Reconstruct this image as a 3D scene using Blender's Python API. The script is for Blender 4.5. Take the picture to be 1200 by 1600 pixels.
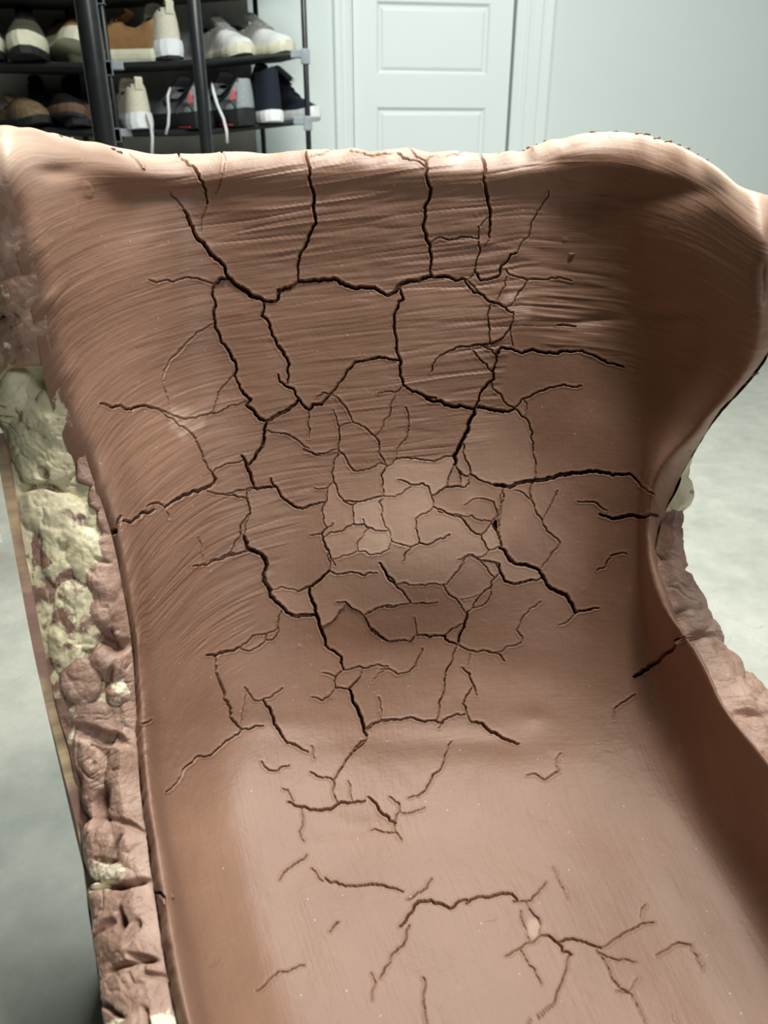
import bpy, bmesh, math, random
import numpy as np
from mathutils import Vector, Matrix, noise

for o in list(bpy.data.objects):
    bpy.data.objects.remove(o)
scene = bpy.context.scene
COL = scene.collection
R = math.radians

# ------------------------------------------------------------------ camera
CAM_H, PITCH, F = 0.78, R(25.0), 1200.0          # metres, down, focal length in px of 1200x1600
CP, SP = math.cos(PITCH), math.sin(PITCH)
cam_d = bpy.data.cameras.new('camera')
cam_d.sensor_fit = 'VERTICAL'
cam_d.sensor_height = 36.0
cam_d.lens = 27.0
cam_d.clip_start = 0.02
cam_d.dof.use_dof = True
cam_d.dof.focus_distance = 0.74
cam_d.dof.aperture_fstop = 8.5
cam = bpy.data.objects.new('camera', cam_d)
COL.objects.link(cam)
cam.location = (0, 0, CAM_H)
cam.rotation_euler = (R(90) - PITCH, 0, 0)
scene.camera = cam

# ------------------------------------------------------------------ light
world = bpy.data.worlds.new('room_light')
scene.world = world
world.use_nodes = True
world.node_tree.nodes['Background'].inputs[0].default_value = (0.86, 0.97, 1.0, 1)
world.node_tree.nodes['Background'].inputs[1].default_value = 0.012


def area_light(name, loc, target, size, power, col=(1, 1, 1)):
    d = bpy.data.lights.new(name, 'AREA')
    d.shape = 'RECTANGLE'
    d.size, d.size_y = size
    d.energy = power
    d.color = col
    o = bpy.data.objects.new(name, d)
    COL.objects.link(o)
    o.location = loc
    o.rotation_euler = (Vector(target) - Vector(loc)).to_track_quat('-Z', 'Y').to_euler()
    return o


area_light('ceiling_lamp', (0.24, 0.64, 2.25), (0.23, 0.65, 0), (0.40, 0.30), 33, (1.0, 0.94, 0.84))
area_light('ceiling_lamp_rear', (0.25, 1.45, 2.5), (0.25, 1.50, 0), (1.2, 0.3), 60, (0.93, 1.0, 0.98))
area_light('fill_light_front', (2.2, -1.6, 2.5), (0.6, 0.9, 0.6), (1.2, 0.6), 38, (0.95, 0.98, 1.0))  # added fill, no lamp of the room; brightens rack and seat back

scene.view_settings.view_transform = 'Standard'
scene.view_settings.look = 'None'
scene.view_settings.gamma = 1.0
scene.view_settings.use_curve_mapping = False
scene.view_settings.exposure = 0.0


# ------------------------------------------------------------------ maths
def X_at(px, Y, Z):
    """world x of a point seen in column px at depth Y and height Z (relative to the lens)"""
    return (px - 600.0) / F * (Y * CP - Z * SP)


def at(px, py, Y):
    """world point seen at pixel (px, py) at depth Y"""
    t = PITCH + math.atan((py - 800.0) / F)
    Z = -Y * math.tan(t)
    return Vector((X_at(px, Y, Z), Y, Z + CAM_H))


def project(P):
    X, Y, Z = P[..., 0], P[..., 1], P[..., 2] - CAM_H
    zc = np.maximum(Y * CP - Z * SP, 1e-3)
    return 600 + F * X / zc, 800 - F * (Y * SP + Z * CP) / zc


def sstep(a, b, x):
    t = np.clip((x - a) / (b - a), 0, 1)
    return t * t * (3 - 2 * t)


# ------------------------------------------------------------------ materials
def new_mat(name):
    m = bpy.data.materials.new(name)
    m.use_nodes = True
    nt = m.node_tree
    return m, nt, nt.nodes['Principled BSDF']


def nd(nt, typ, **kw):
    n = nt.nodes.new(typ)
    for k, v in kw.items():
        setattr(n, k, v)
    return n


def tex_noise(nt, vec, scale, detail=4, rough=0.55, dist=0.0):
    n = nd(nt, 'ShaderNodeTexNoise')
    n.inputs['Scale'].default_value = scale
    n.inputs['Detail'].default_value = detail
    n.inputs['Roughness'].default_value = rough
    n.inputs['Distortion'].default_value = dist
    if vec is not None:
        nt.links.new(vec, n.inputs['Vector'])
    return n.outputs['Fac']


def ramp(nt, fac, stops):
    r = nd(nt, 'ShaderNodeValToRGB')
    e = r.color_ramp.elements
    while len(e) < len(stops):
        e.new(0.5)
    for el, (p, c) in zip(e, stops):
        el.position = p
        el.color = (*c, 1) if len(c) == 3 else c
    nt.links.new(fac, r.inputs['Fac'])
    return r.outputs['Color']


def mix(nt, fac, a, b, mode='MIX'):
    m = nd(nt, 'ShaderNodeMix', data_type='RGBA', blend_type=mode)
    for s, v in ((m.inputs[0], fac), (m.inputs[6], a), (m.inputs[7], b)):
        if isinstance(v, (int, float)):
            s.default_value = v
        elif isinstance(v, tuple):
            s.default_value = (*v, 1)
        else:
            nt.links.new(v, s)
    return m.outputs[2]


def math_n(nt, op, a, b=None):
    m = nd(nt, 'ShaderNodeMath', operation=op)
    for s, v in zip(m.inputs, (a, b)):
        if v is None:
            continue
        if isinstance(v, (int, float)):
            s.default_value = v
        else:
            nt.links.new(v, s)
    return m.outputs[0]


def bump(nt, bsdf, height, strength, dist):
    b = nd(nt, 'ShaderNodeBump')
    b.inputs['Strength'].default_value = strength
    b.inputs['Distance'].default_value = dist
    nt.links.new(height, b.inputs['Height'])
    nt.links.new(b.outputs[0], bsdf.inputs['Normal'])


def objco(nt):
    return nd(nt, 'ShaderNodeTexCoord').outputs['Object']


def plain(name, col, rough=0.6, var=0.12, scale=60, bmp=0.0, metal=0.0, spec=0.4):
    m, nt, b = new_mat(name)
    f = tex_noise(nt, objco(nt), scale, 4)
    lo = tuple(c * (1 - var) for c in col)
    hi = tuple(min(1, c * (1 + var)) for c in col)
    nt.links.new(ramp(nt, f, [(0.3, lo), (0.7, hi)]), b.inputs['Base Color'])
    b.inputs['Roughness'].default_value = rough
    b.inputs['Metallic'].default_value = metal
    b.inputs['Specular IOR Level'].default_value = spec
    if bmp:
        bump(nt, b, f, bmp, 0.003)
    return m


CLAY = (0.250, 0.142, 0.094)
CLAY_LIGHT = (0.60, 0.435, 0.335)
FOAM = (0.66, 0.60, 0.40)


def clay_material():
    m, nt, b = new_mat('clay')
    co = objco(nt)
    fresh_lit = nd(nt, 'ShaderNodeAttribute', attribute_name='fresh_lit').outputs['Fac']
    crk = nd(nt, 'ShaderNodeAttribute', attribute_name='foamcrack').outputs['Fac']
    n1 = tex_noise(nt, co, 9, 5)
    n2 = tex_noise(nt, co, 70, 4)
    c = ramp(nt, n1, [(0.3, tuple(v * 0.90 for v in CLAY)), (0.7, tuple(v * 1.10 for v in CLAY))])
    c = mix(nt, math_n(nt, 'MULTIPLY', n2, 0.25), c, (0.235, 0.118, 0.082))
    c = mix(nt, fresh_lit, c, CLAY_LIGHT)
    # tiny pale specks in the clay
    v = nd(nt, 'ShaderNodeTexVoronoi')
    v.inputs['Scale'].default_value = 75
    nt.links.new(co, v.inputs['Vector'])
    sp = math_n(nt, 'LESS_THAN', v.outputs['Distance'], 0.055)
    c = mix(nt, math_n(nt, 'MULTIPLY', sp, 0.55), c, (0.55, 0.42, 0.34))
    # grit and foam in the widest cracks, over crack shade painted dark
    n3 = tex_noise(nt, co, 320, 3)
    g = ramp(nt, n3, [(0.50, (0.05, 0.035, 0.025)), (0.57, (0.22, 0.19, 0.14)), (0.66, (0.62, 0.60, 0.50))])
    c = mix(nt, crk, c, g)
    nt.links.new(c, b.inputs['Base Color'])
    b.inputs['Roughness'].default_value = 0.52
    b.inputs['Specular IOR Level'].default_value = 0.42
    # fine brush relief, along the strokes
    uv = nd(nt, 'ShaderNodeUVMap', uv_map='strokes').outputs['UV']
    mh = nd(nt, 'ShaderNodeAttribute', attribute_name='across').outputs['Fac']

    def strokes(sx, sy, det):
        mp = nd(nt, 'ShaderNodeMapping')
        mp.inputs['Scale'].default_value = (sx, sy, 1)
        nt.links.new(uv, mp.inputs['Vector'])
        return tex_noise(nt, mp.outputs[0], 1.0, det, 0.6, 0.3)
    h1 = strokes(9, 200, 2)
    h2 = strokes(150, 4, 4)
    h = mix(nt, math_n(nt, 'ADD', math_n(nt, 'MULTIPLY', mh, 0.7), 0.3), h2, h1)
    grain = tex_noise(nt, co, 500, 2)
    dab = tex_noise(nt, co, 130, 4, 0.6, 1.2)
    hh = mix(nt, 0.16, mix(nt, 0.22, h, dab), grain)
    bump(nt, b, hh, 0.5, 0.0015)
    return m


def lump_material():
    """hand-pressed clay with smears of pale foam"""
    m, nt, b = new_mat('rough_clay')
    co = nd(nt, 'ShaderNodeNewGeometry').outputs['Position']
    n1 = tex_noise(nt, co, 28, 5, 0.6)
    c = ramp(nt, n1, [(0.3, (0.25, 0.145, 0.102)), (0.55, (0.38, 0.243, 0.185)), (0.75, (0.48, 0.335, 0.265))])
    n2 = tex_noise(nt, co, 46, 4, 0.65)
    pale = nd(nt, 'ShaderNodeAttribute', attribute_name='pale', attribute_type='OBJECT').outputs['Fac']
    thr = math_n(nt, 'SUBTRACT', 0.70, math_n(nt, 'MULTIPLY', pale, 0.32))
    k = math_n(nt, 'MULTIPLY', math_n(nt, 'SUBTRACT', n2, thr), 22.0)
    kc = nd(nt, 'ShaderNodeClamp')
    nt.links.new(k, kc.inputs[0])
    c = mix(nt, kc.outputs[0], c, (0.74, 0.68, 0.50))
    nt.links.new(c, b.inputs['Base Color'])
    b.inputs['Roughness'].default_value = 0.5
    b.inputs['Specular IOR Level'].default_value = 0.45
    n3 = tex_noise(nt, co, 130, 5, 0.6)
    bump(nt, b, n3, 0.5, 0.004)
    return m


def foam_material():
    m, nt, b = new_mat('foam')
    co = nd(nt, 'ShaderNodeNewGeometry').outputs['Position']
    st = nd(nt, 'ShaderNodeAttribute', attribute_name='stain').outputs['Fac']
    n1 = tex_noise(nt, co, 22, 4)
    c = ramp(nt, n1, [(0.3, (0.50, 0.45, 0.27)), (0.6, (0.68, 0.63, 0.43)), (0.8, (0.76, 0.72, 0.55))])
    n2 = tex_noise(nt, co, 38, 5, 0.6, 0.6)
    k = math_n(nt, 'MULTIPLY', math_n(nt, 'SUBTRACT', math_n(nt, 'ADD', n2, math_n(nt, 'MULTIPLY', st, 0.5)), 0.62), 16.0)
    kc = nd(nt, 'ShaderNodeClamp')
    nt.links.new(k, kc.inputs[0])
    n4 = tex_noise(nt, co, 90, 3)
    cl = ramp(nt, n4, [(0.3, (0.17, 0.095, 0.065)), (0.7, (0.30, 0.18, 0.14))])
    c = mix(nt, kc.outputs[0], c, cl)
    nt.links.new(c, b.inputs['Base Color'])
    b.inputs['Roughness'].default_value = 0.55
    b.inputs['Subsurface Weight'].default_value = 0.0
    n3 = tex_noise(nt, co, 120, 4)
    bump(nt, b, n3, 0.4, 0.003)
    return m


def wood_material():
    m, nt, b = new_mat('plywood')
    co = objco(nt)
    mp = nd(nt, 'ShaderNodeMapping')
    mp.inputs['Scale'].default_value = (8, 8, 160)
    nt.links.new(co, mp.inputs['Vector'])
    f = tex_noise(nt, mp.outputs[0], 1.0, 4)
    c = ramp(nt, f, [(0.3, (0.26, 0.18, 0.11)), (0.7, (0.50, 0.38, 0.22))])
    n2 = tex_noise(nt, co, 14, 4)
    k = ramp(nt, n2, [(0.42, (0, 0, 0)), (0.52, (1, 1, 1))])
    c = mix(nt, k, c, (0.22, 0.13, 0.10))
    nt.links.new(c, b.inputs['Base Color'])
    b.inputs['Roughness'].default_value = 0.75
    bump(nt, b, f, 0.3, 0.002)
    return m


def concrete_material():
    m, nt, b = new_mat('concrete')
    co = objco(nt)
    n1 = tex_noise(nt, co, 2.6, 6, 0.6, 0.4)
    n2 = tex_noise(nt, co, 14, 6, 0.65)
    n3 = tex_noise(nt, co, 120, 3)
    c = ramp(nt, n1, [(0.3, (0.41, 0.42, 0.36)), (0.7, (0.61, 0.61, 0.53))])
    c2 = ramp(nt, n2, [(0.3, (0.35, 0.36, 0.31)), (0.7, (0.68, 0.675, 0.59))])
    c = mix(nt, 0.5, c, c2)
    c = mix(nt, math_n(nt, 'MULTIPLY', n3, 0.22), c, (0.30, 0.31, 0.28))
    # hairline crazing
    v = nd(nt, 'ShaderNodeTexVoronoi', feature='DISTANCE_TO_EDGE')
    v.inputs['Scale'].default_value = 16
    mpd = nd(nt, 'ShaderNodeVectorMath', operation='ADD')
    ns = nd(nt, 'ShaderNodeTexNoise')
    ns.inputs['Scale'].default_value = 9
    nt.links.new(co, ns.inputs['Vector'])
    sc = nd(nt, 'ShaderNodeVectorMath', operation='SCALE')
    sc.inputs[3].default_value = 0.12
    nt.links.new(ns.outputs['Color'], sc.inputs[0])
    nt.links.new(co, mpd.inputs[0])
    nt.links.new(sc.outputs[0], mpd.inputs[1])
    nt.links.new(mpd.outputs[0], v.inputs['Vector'])
    e = math_n(nt, 'LESS_THAN', v.outputs['Distance'], 0.008)
    msk = ramp(nt, n1, [(0.48, (0, 0, 0)), (0.62, (1, 1, 1))])
    e = math_n(nt, 'MULTIPLY', e, math_n(nt, 'MULTIPLY', msk, 0.28))
    c = mix(nt, e, c, (0.20, 0.20, 0.18))
    # small pale chips
    v2 = nd(nt, 'ShaderNodeTexVoronoi')
    v2.inputs['Scale'].default_value = 7
    nt.links.new(mpd.outputs[0], v2.inputs['Vector'])
    s = math_n(nt, 'LESS_THAN', v2.outputs['Distance'], math_n(nt, 'MULTIPLY', n2, 0.14))
    c = mix(nt, math_n(nt, 'MULTIPLY', s, 0.5), c, (0.80, 0.80, 0.74))
    nt.links.new(c, b.inputs['Base Color'])
    b.inputs['Roughness'].default_value = 0.62
    bump(nt, b, n2, 0.15, 0.004)
    return m


def paint_material(name, col, rough=0.5):
    m, nt, b = new_mat(name)
    co = objco(nt)
    n = tex_noise(nt, co, 1.6, 4)
    c = ramp(nt, n, [(0.3, tuple(v * 0.96 for v in col)), (0.7, col)])
    n2 = tex_noise(nt, co, 6, 5, 0.6)
    sm = ramp(nt, n2, [(0.66, (0, 0, 0)), (0.80, (0.18, 0.18, 0.18))])
    c = mix(nt, sm, c, (0.62, 0.64, 0.62))
    nt.links.new(c, b.inputs['Base Color'])
    b.inputs['Roughness'].default_value = rough
    n3 = tex_noise(nt, co, 180, 2)
    bump(nt, b, n3, 0.06, 0.002)
    return m


M_CLAY, M_LUMP, M_FOAM, M_WOOD = clay_material(), lump_material(), foam_material(), wood_material()
M_CONC = concrete_material()
M_WALL = paint_material('wall_paint', (0.74, 0.82, 0.79))
M_DOOR = paint_material('door_paint', (0.80, 0.86, 0.85), 0.35)
M_BLACK = plain('black_metal', (0.016, 0.018, 0.02), 0.35, 0.2, spec=0.5)
M_GREYPL = plain('grey_plastic', (0.33, 0.36, 0.40), 0.45)
M_CLOTH = plain('dark_cloth', (0.055, 0.058, 0.056), 0.9, 0.2, 200, 0.3)
M_SHADE_SHEET = plain('shade_sheet_cloth', (0.72, 0.73, 0.70), 0.9, 0.25, 4, 0.1)


# ------------------------------------------------------------------ object helpers
def link(name, me, mat=None, parent=None):
    o = bpy.data.objects.new(name, me)
    COL.objects.link(o)
    if mat is not None and me is not None:
        me.materials.append(mat)
    if parent is not None:
        o.parent = parent
    return o


def tag(o, label=None, cat=None, group=None, kind=None):
    for k, v in (('label', label), ('category', cat), ('group', group), ('kind', kind)):
        if v:
            o[k] = v
    return o


def empty(name, loc, rz=0.0):
    e = bpy.data.objects.new(name, None)
    e.empty_display_size = 0.05
    COL.objects.link(e)
    e.location = loc
    e.rotation_euler = (0, 0, rz)
    return e


def mesh_from(name, verts, faces, smooth=False):
    me = bpy.data.meshes.new(name)
    me.from_pydata([tuple(v) for v in verts], [], faces)
    me.update()
    if smooth:
        me.polygons.foreach_set('use_smooth', [True] * len(me.polygons))
    return me


def fix_normals(me):
    bm = bmesh.new()
    bm.from_mesh(me)
    bmesh.ops.recalc_face_normals(bm, faces=bm.faces)
    bm.to_mesh(me)
    bm.free()
    return me


def box_mesh(name, lo, hi, bevel=0.0, seg=2):
    bm = bmesh.new()
    bmesh.ops.create_cube(bm, size=1.0)
    lo, hi = Vector(lo), Vector(hi)
    for v in bm.verts:
        v.co = Vector(((lo[i] + hi[i]) / 2 + v.co[i] * (hi[i] - lo[i]) for i in range(3)))
    if bevel:
        bmesh.ops.bevel(bm, geom=bm.edges[:], offset=bevel, segments=seg, affect='EDGES', profile=0.5)
    me = bpy.data.meshes.new(name)
    bm.to_mesh(me)
    bm.free()
    return me


def tube_mesh(name, pts, rad, n=10, flat=1.0, caps=True):
    """tube along points; rad a number or list"""
    P = [Vector(p) for p in pts]
    rads = rad if isinstance(rad, (list, tuple)) else [rad] * len(P)
    verts, faces = [], []
    prev = None
    for i, p in enumerate(P):
        t = (P[min(i + 1, len(P) - 1)] - P[max(i - 1, 0)]).normalized()
        if prev is None:
            a = Vector((0, 0, 1)) if abs(t.z) < 0.9 else Vector((1, 0, 0))
            nrm = (a - t * a.dot(t)).normalized()
        else:
            nrm = (prev - t * prev.dot(t)).normalized()
        prev = nrm
        bn = t.cross(nrm)
        for k in range(n):
            an = 2 * math.pi * k / n
            verts.append(p + (nrm * math.cos(an) + bn * math.sin(an) * flat) * rads[i])
    for i in range(len(P) - 1):
        for k in range(n):
            a, b2 = i * n + k, i * n + (k + 1) % n
            faces.append((a, b2, b2 + n, a + n))
    if caps:
        faces.append(tuple(range(n - 1, -1, -1)))
        faces.append(tuple(range((len(P) - 1) * n, len(P) * n)))
    me = mesh_from(name, verts, faces, True)
    return fix_normals(me)


# ------------------------------------------------------------------ setting
WALL_YAW = R(8.0)
WY0 = 3.2                                           # depth of the wall straight ahead
wdir = Vector((math.cos(WALL_YAW), math.sin(WALL_YAW), 0))
wnor = Vector((math.sin(WALL_YAW), -math.cos(WALL_YAW), 0))      # into the room


def wall_x(px, py=120):
    """distance along the wall of the point seen in that pixel"""
    best = None
    lo, hi = 1.0, 8.0
    for _ in range(60):
        Y = (lo + hi) / 2
        p = at(px, py, Y)
        if p.y < WY0 + math.tan(WALL_YAW) * p.x:
            lo = Y
        else:
            hi = Y
    p = at(px, py, lo)
    return (p - Vector((0, WY0, 0))).dot(wdir), p.z


fl = link('floor', mesh_from('floor', [(-4, -3, 0), (5, -3, 0), (5, 4.2, 0), (-4, 4.2, 0)], [(0, 1, 2, 3)]), M_CONC)
tag(fl, 'grey-green mottled concrete floor', 'floor', kind='structure')

wall = empty('wall_back', (0, WY0, 0), WALL_YAW)
tag(wall, 'pale green-white painted wall behind the shoe rack', 'wall', kind='structure')

dx0, _ = wall_x(553)           # door slab left
dx1, _ = wall_x(797)           # door slab right (gap)
cl0, _ = wall_x(523)
cr1, _ = wall_x(858)
DTOP = 2.03
wl = link('wall_panel', box_mesh('wall_panel', (-4, 0, 0), (dx0 - 0.012, 0.1, 2.7)), M_WALL, wall)
wr = link('wall_panel', box_mesh('wall_panel', (dx1 + 0.022, 0, 0), (4.5, 0.1, 2.7)), M_WALL, wall)
wt = link('wall_panel', box_mesh('wall_panel', (dx0 - 0.012, 0, DTOP + 0.012), (dx1 + 0.022, 0.1, 2.7)), M_WALL, wall)


def baseboard(x0, x1):
    me = mesh_from('baseboard', *extr([(0, 0), (-0.014, 0), (-0.014, 0.075), (-0.008, 0.09), (0, 0.09)], x0, x1))
    return me


def extr(prof, x0, x1):
    n = len(prof)
    v = [(x0, a, b) for a, b in prof] + [(x1, a, b) for a, b in prof]
    f = [(i, (i + 1) % n, n + (i + 1) % n, n + i) for i in range(n)]
    f += [tuple(range(n - 1, -1, -1)), tuple(range(n, 2 * n))]
    return v, f


bb = empty('baseboard_back', (0, WY0, 0), WALL_YAW)
tag(bb, 'white painted baseboard along the pale wall', 'baseboard', kind='structure')
link('board', fix_normals(baseboard(-4, cl0)), M_DOOR, bb)
link('board', fix_normals(baseboard(cr1, 4.5)), M_DOOR, bb)

# door casing: stepped moulding, left, right and head
trim = empty('trim_1', (0, WY0, 0), WALL_YAW)
tag(trim, 'white stepped door casing around the panelled door', 'door casing', kind='structure')


def casing_profile(w):
    # (across from opening edge outwards, proud)
    return [(0, 0), (0, 0.010), (0.10 * w, 0.013), (0.16 * w, 0.011), (0.22 * w, 0.011), (0.30 * w, 0.015),
            (0.55 * w, 0.016), (0.62 * w, 0.013), (0.70 * w, 0.017), (0.92 * w, 0.019), (w, 0.016), (w, 0)]


def casing_vert(x_in, x_out, name):
    w = abs(x_out - x_in)
    s = 1 if x_out > x_in else -1
    prof = [(x_in + s * a, -b) for a, b in casing_profile(w)]
    n = len(prof)
    v = [(a, b, 0) for a, b in prof] + [(a, b, DTOP + w) for a, b in prof]
    f = [(i, (i + 1) % n, n + (i + 1) % n, n + i) for i in range(n)]
    f += [tuple(range(n)), tuple(range(n, 2 * n))]
    return link(name, fix_normals(mesh_from(name, v, f)), M_DOOR, trim)


casing_vert(dx0 - 0.006, cl0, 'side_casing')
casing_vert(dx1 + 0.045, cr1, 'side_casing')
prof = casing_profile(cr1 - dx1 - 0.045)
n = len(prof)
v = [(cl0, -b, DTOP + 0.008 + a) for a, b in prof] + [(cr1, -b, DTOP + 0.008 + a) for a, b in prof]
f = [(i, (i + 1) % n, n + (i + 1) % n, n + i) for i in range(n)] + [tuple(range(n)), tuple(range(n, 2 * n))]
link('head_casing', fix_normals(mesh_from('head_casing', v, f)), M_DOOR, trim)
link('jamb', box_mesh('jamb', (dx1 + 0.010, -0.006, 0), (dx1 + 0.046, 0.09, DTOP + 0.01), 0.002), M_DOOR, trim)
link('jamb', box_mesh('jamb', (dx0 - 0.02, -0.002, 0), (dx0 - 0.003, 0.09, DTOP + 0.01), 0.002), M_DOOR, trim)
link('door_stop', box_mesh('door_stop', (dx1 - 0.004, 0.045, 0), (dx1 + 0.012, 0.06, DTOP + 0.01)), M_BLACK, trim)

door = empty('door_1', (0, WY0, 0), WALL_YAW)
tag(door, 'white interior door with moulded horizontal panels', 'door', kind='structure')
zu0 = wall_x(680, 117)[1]
zu1 = wall_x(680, 3)[1]
zl1 = wall_x(680, 168)[1]
pitch_p = zu0 - zl1 + (zu1 - zu0)
p_h, rail = zu1 - zu0, zu0 - zl1
pxl, pxr = wall_x(589)[0], wall_x(762)[0]
panels = []
k0 = int((zu0 - 0.10) // pitch_p)
z = zu0 - k0 * pitch_p
while z + p_h < DTOP - 0.06:
    if z > 0.05:
        panels.append((z, z + p_h))
    z += pitch_p


def frame_with_holes():
    """door slab face with recessed openings for the panels"""
    zs = [0.008]
    for a, b in panels:
        zs += [a, b]
    zs.append(DTOP)
    v, f = [], []

    def quad(x0, x1, z0, z1, y=0.006):
        i = len(v)
        v.extend([(x0, y, z0), (x1, y, z0), (x1, y, z1), (x0, y, z1)])
        f.append((i, i + 1, i + 2, i + 3))
    quad(dx0, pxl, zs[0], zs[-1])
    quad(pxr, dx1, zs[0], zs[-1])
    for i in range(0, len(zs) - 1, 2):
        quad(pxl, pxr, zs[i], zs[i + 1])
    # sides
    for x in (dx0, dx1):
        i = len(v)
        v.extend([(x, 0.006, zs[0]), (x, 0.041, zs[0]), (x, 0.041, zs[-1]), (x, 0.006, zs[-1])])
        f.append((i, i + 1, i + 2, i + 3))
    i = len(v)
    v.extend([(dx0, 0.041, zs[0]), (dx1, 0.041, zs[0]), (dx1, 0.041, zs[-1]), (dx0, 0.041, zs[-1])])
    f.append((i, i + 1, i + 2, i + 3))
    return mesh_from('door_slab', v, f)


link('door_slab', frame_with_holes(), M_DOOR, door)
for a, b in panels:
    # rings: opening edge -> cove -> groove -> raised field
    rings = [(0, 0.006), (0.003, 0.009), (0.009, 0.016), (0.013, 0.017), (0.022, 0.011), (0.026, 0.010)]
    v, f = [], []
    for d, y in rings:
        v += [(pxl + d, y, a + d), (pxr - d, y, a + d), (pxr - d, y, b - d), (pxl + d, y, b - d)]
    for r in range(len(rings) - 1):
        for k in range(4):
            f.append((r * 4 + k, r * 4 + (k + 1) % 4, r * 4 + 4 + (k + 1) % 4, r * 4 + 4 + k))
    m_ = (len(rings) - 1) * 4
    f.append((m_, m_ + 1, m_ + 2, m_ + 3))
    link('door_panel', mesh_from('door_panel', v, f), M_DOOR, door)

# ------------------------------------------------------------------ cracks, traced crop by crop
GRIT = (4.4, 5.5, 3.8, 5.2, 4.81, 4.5, 4.21)      # widths of the cracks with pale grit inside
CRACKS = []          # (points in px, width in px)


def CR(ox, oy, s, w, *pts):
    CRACKS.append(([(ox + x / s, oy + y / s) for x, y in pts], w))


def C3(w, *p): CR(200, 220, 3.4286, w, *p)
def C4(w, *p): CR(530, 220, 3.2432, w, *p)
def C5(w, *p): CR(150, 540, 3.4286, w, *p)
def C6(w, *p): CR(450, 540, 3.4286, w, *p)
def C7(w, *p): CR(680, 560, 3.2432, w, *p)
def C8(w, *p): CR(280, 840, 3.5294, w, *p)
def D1(w, *p): CR(560, 840, 3.0, w, *p)
def D2(w, *p): CR(220, 1100, 3.0, w, *p)
def D3(w, *p): CR(560, 1140, 3.0, w, *p)
def D4(w, *p): CR(760, 1250, 2.7273, w, *p)
def D5(w, *p): CR(380, 1340, 3.0, w, *p)
def R2(w, *p): CR(900, 900, 4.0, w, *p)


C3(2.5, (262, 45), (280, 95), (322, 130), (350, 135), (378, 180), (405, 250), (418, 300), (424, 335))
C3(1.2, (424, 335), (418, 360), (395, 415), (390, 490))
C3(1.3, (490, 55), (520, 100), (510, 170), (490, 240), (465, 285))
C3(1.5, (230, 275), (265, 320), (300, 375))
C3(4.4, (300, 375), (345, 460), (400, 545), (460, 620), (515, 670), (540, 735))
C3(5.5, (540, 735), (600, 785), (660, 830), (720, 850))
C3(3.81, (720, 850), (790, 862), (805, 845), (805, 800), (860, 790), (910, 755))
C3(3.6, (950, 65), (965, 130), (970, 190), (990, 270), (1000, 400), (975, 500), (925, 600), (908, 680), (912, 755))
C3(2, (968, 92), (1020, 80), (1060, 62), (1090, 55))
C3(4.2, (912, 755), (1000, 745), (1100, 738), (1130, 755), (1200, 785))
C3(2, (110, 747), (200, 748), (240, 758), (300, 735), (370, 738), (430, 760), (460, 770))
C3(3, (460, 770), (490, 740), (540, 735))
C3(3, (460, 770), (450, 820), (470, 880), (460, 950), (465, 1000), (490, 1040), (500, 1080), (540, 1120), (560, 1166))
C3(1.3, (450, 985), (400, 1015), (340, 1060), (300, 1100), (265, 1140), (235, 1160))
C3(3, (720, 850), (715, 940), (760, 990), (795, 1080), (850, 1166))
C3(1.8, (0, 60), (50, 105), (80, 140))
C4(4.2, (0, 715), (70, 745), (150, 745), (200, 760), (245, 785))
C4(5, (245, 785), (290, 760), (315, 725), (370, 712), (440, 695), (468, 688))
C4(3.5, (440, 100), (440, 170), (450, 220), (432, 340), (425, 430), (440, 500), (460, 530), (465, 620), (470, 688))
C4(2, (50, 57), (130, 68), (220, 68), (290, 68), (350, 95), (435, 132))
C4(2, (355, 50), (390, 80), (440, 100), (460, 72), (490, 70))
C4(2, (510, 80), (570, 70), (640, 55), (680, 48))
C4(3.6, (715, 57), (735, 170), (750, 280), (765, 380), (760, 490))
C4(2, (460, 520), (520, 492), (580, 500), (640, 488), (700, 497))
C4(2, (702, 435), (705, 500), (715, 560), (695, 610), (685, 660), (660, 700))
C4(1, (752, 390), (720, 430), (702, 440))
C4(1, (760, 490), (735, 540))
C4(3.5, (470, 690), (540, 687), (635, 700))
C4(2.5, (635, 700), (680, 770), (740, 800), (800, 825), (845, 850), (880, 870))
C4(2.5, (685, 660), (715, 710), (770, 700), (815, 680), (840, 620), (870, 575), (900, 570))
C4(1.5, (900, 570), (930, 510), (970, 450), (995, 380), (1030, 320), (1060, 260))
C4(1.8, (845, 650), (860, 680), (900, 690), (955, 705), (1040, 705), (1180, 712))
C4(1.5, (955, 705), (930, 750), (890, 810), (845, 845))
C4(3, (310, 755), (325, 805), (300, 815), (280, 880), (280, 960), (290, 1020), (305, 1100))
C4(1.8, (765, 825), (755, 870), (762, 960), (760, 1030))
C4(1.5, (880, 870), (868, 940), (880, 1040))
C4(2, (500, 1100), (560, 1065), (620, 1045), (700, 1035), (760, 1030), (830, 1000), (870, 950))
C4(2.5, (790, 1100), (825, 1048), (870, 1055), (925, 1080))
C4(3, (925, 1078), (980, 1058), (1040, 1075), (1100, 1080), (1200, 1068))
CR(800, 180, 3.0, 2.4, (300, 1105), (400, 1135), (480, 1165), (525, 1180))
CR(800, 180, 3.0, 1.8, (210, 985), (300, 990))
C4(1.5, (715, 1040), (770, 1060), (790, 1090))
C4(1.2, (640, 700), (690, 750), (705, 775))
C4(1.2, (850, 690), (840, 740), (800, 815))
C4(2, (805, 60), (840, 38), (890, 35))
C5(3.5, (690, 0), (720, 50), (748, 100), (752, 130), (738, 160))
C5(3, (738, 160), (770, 230), (800, 265), (830, 290), (805, 320))
C5(1.2, (475, 0), (440, 45), (390, 90), (365, 130), (360, 200), (378, 250), (390, 330), (400, 370))
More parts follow.
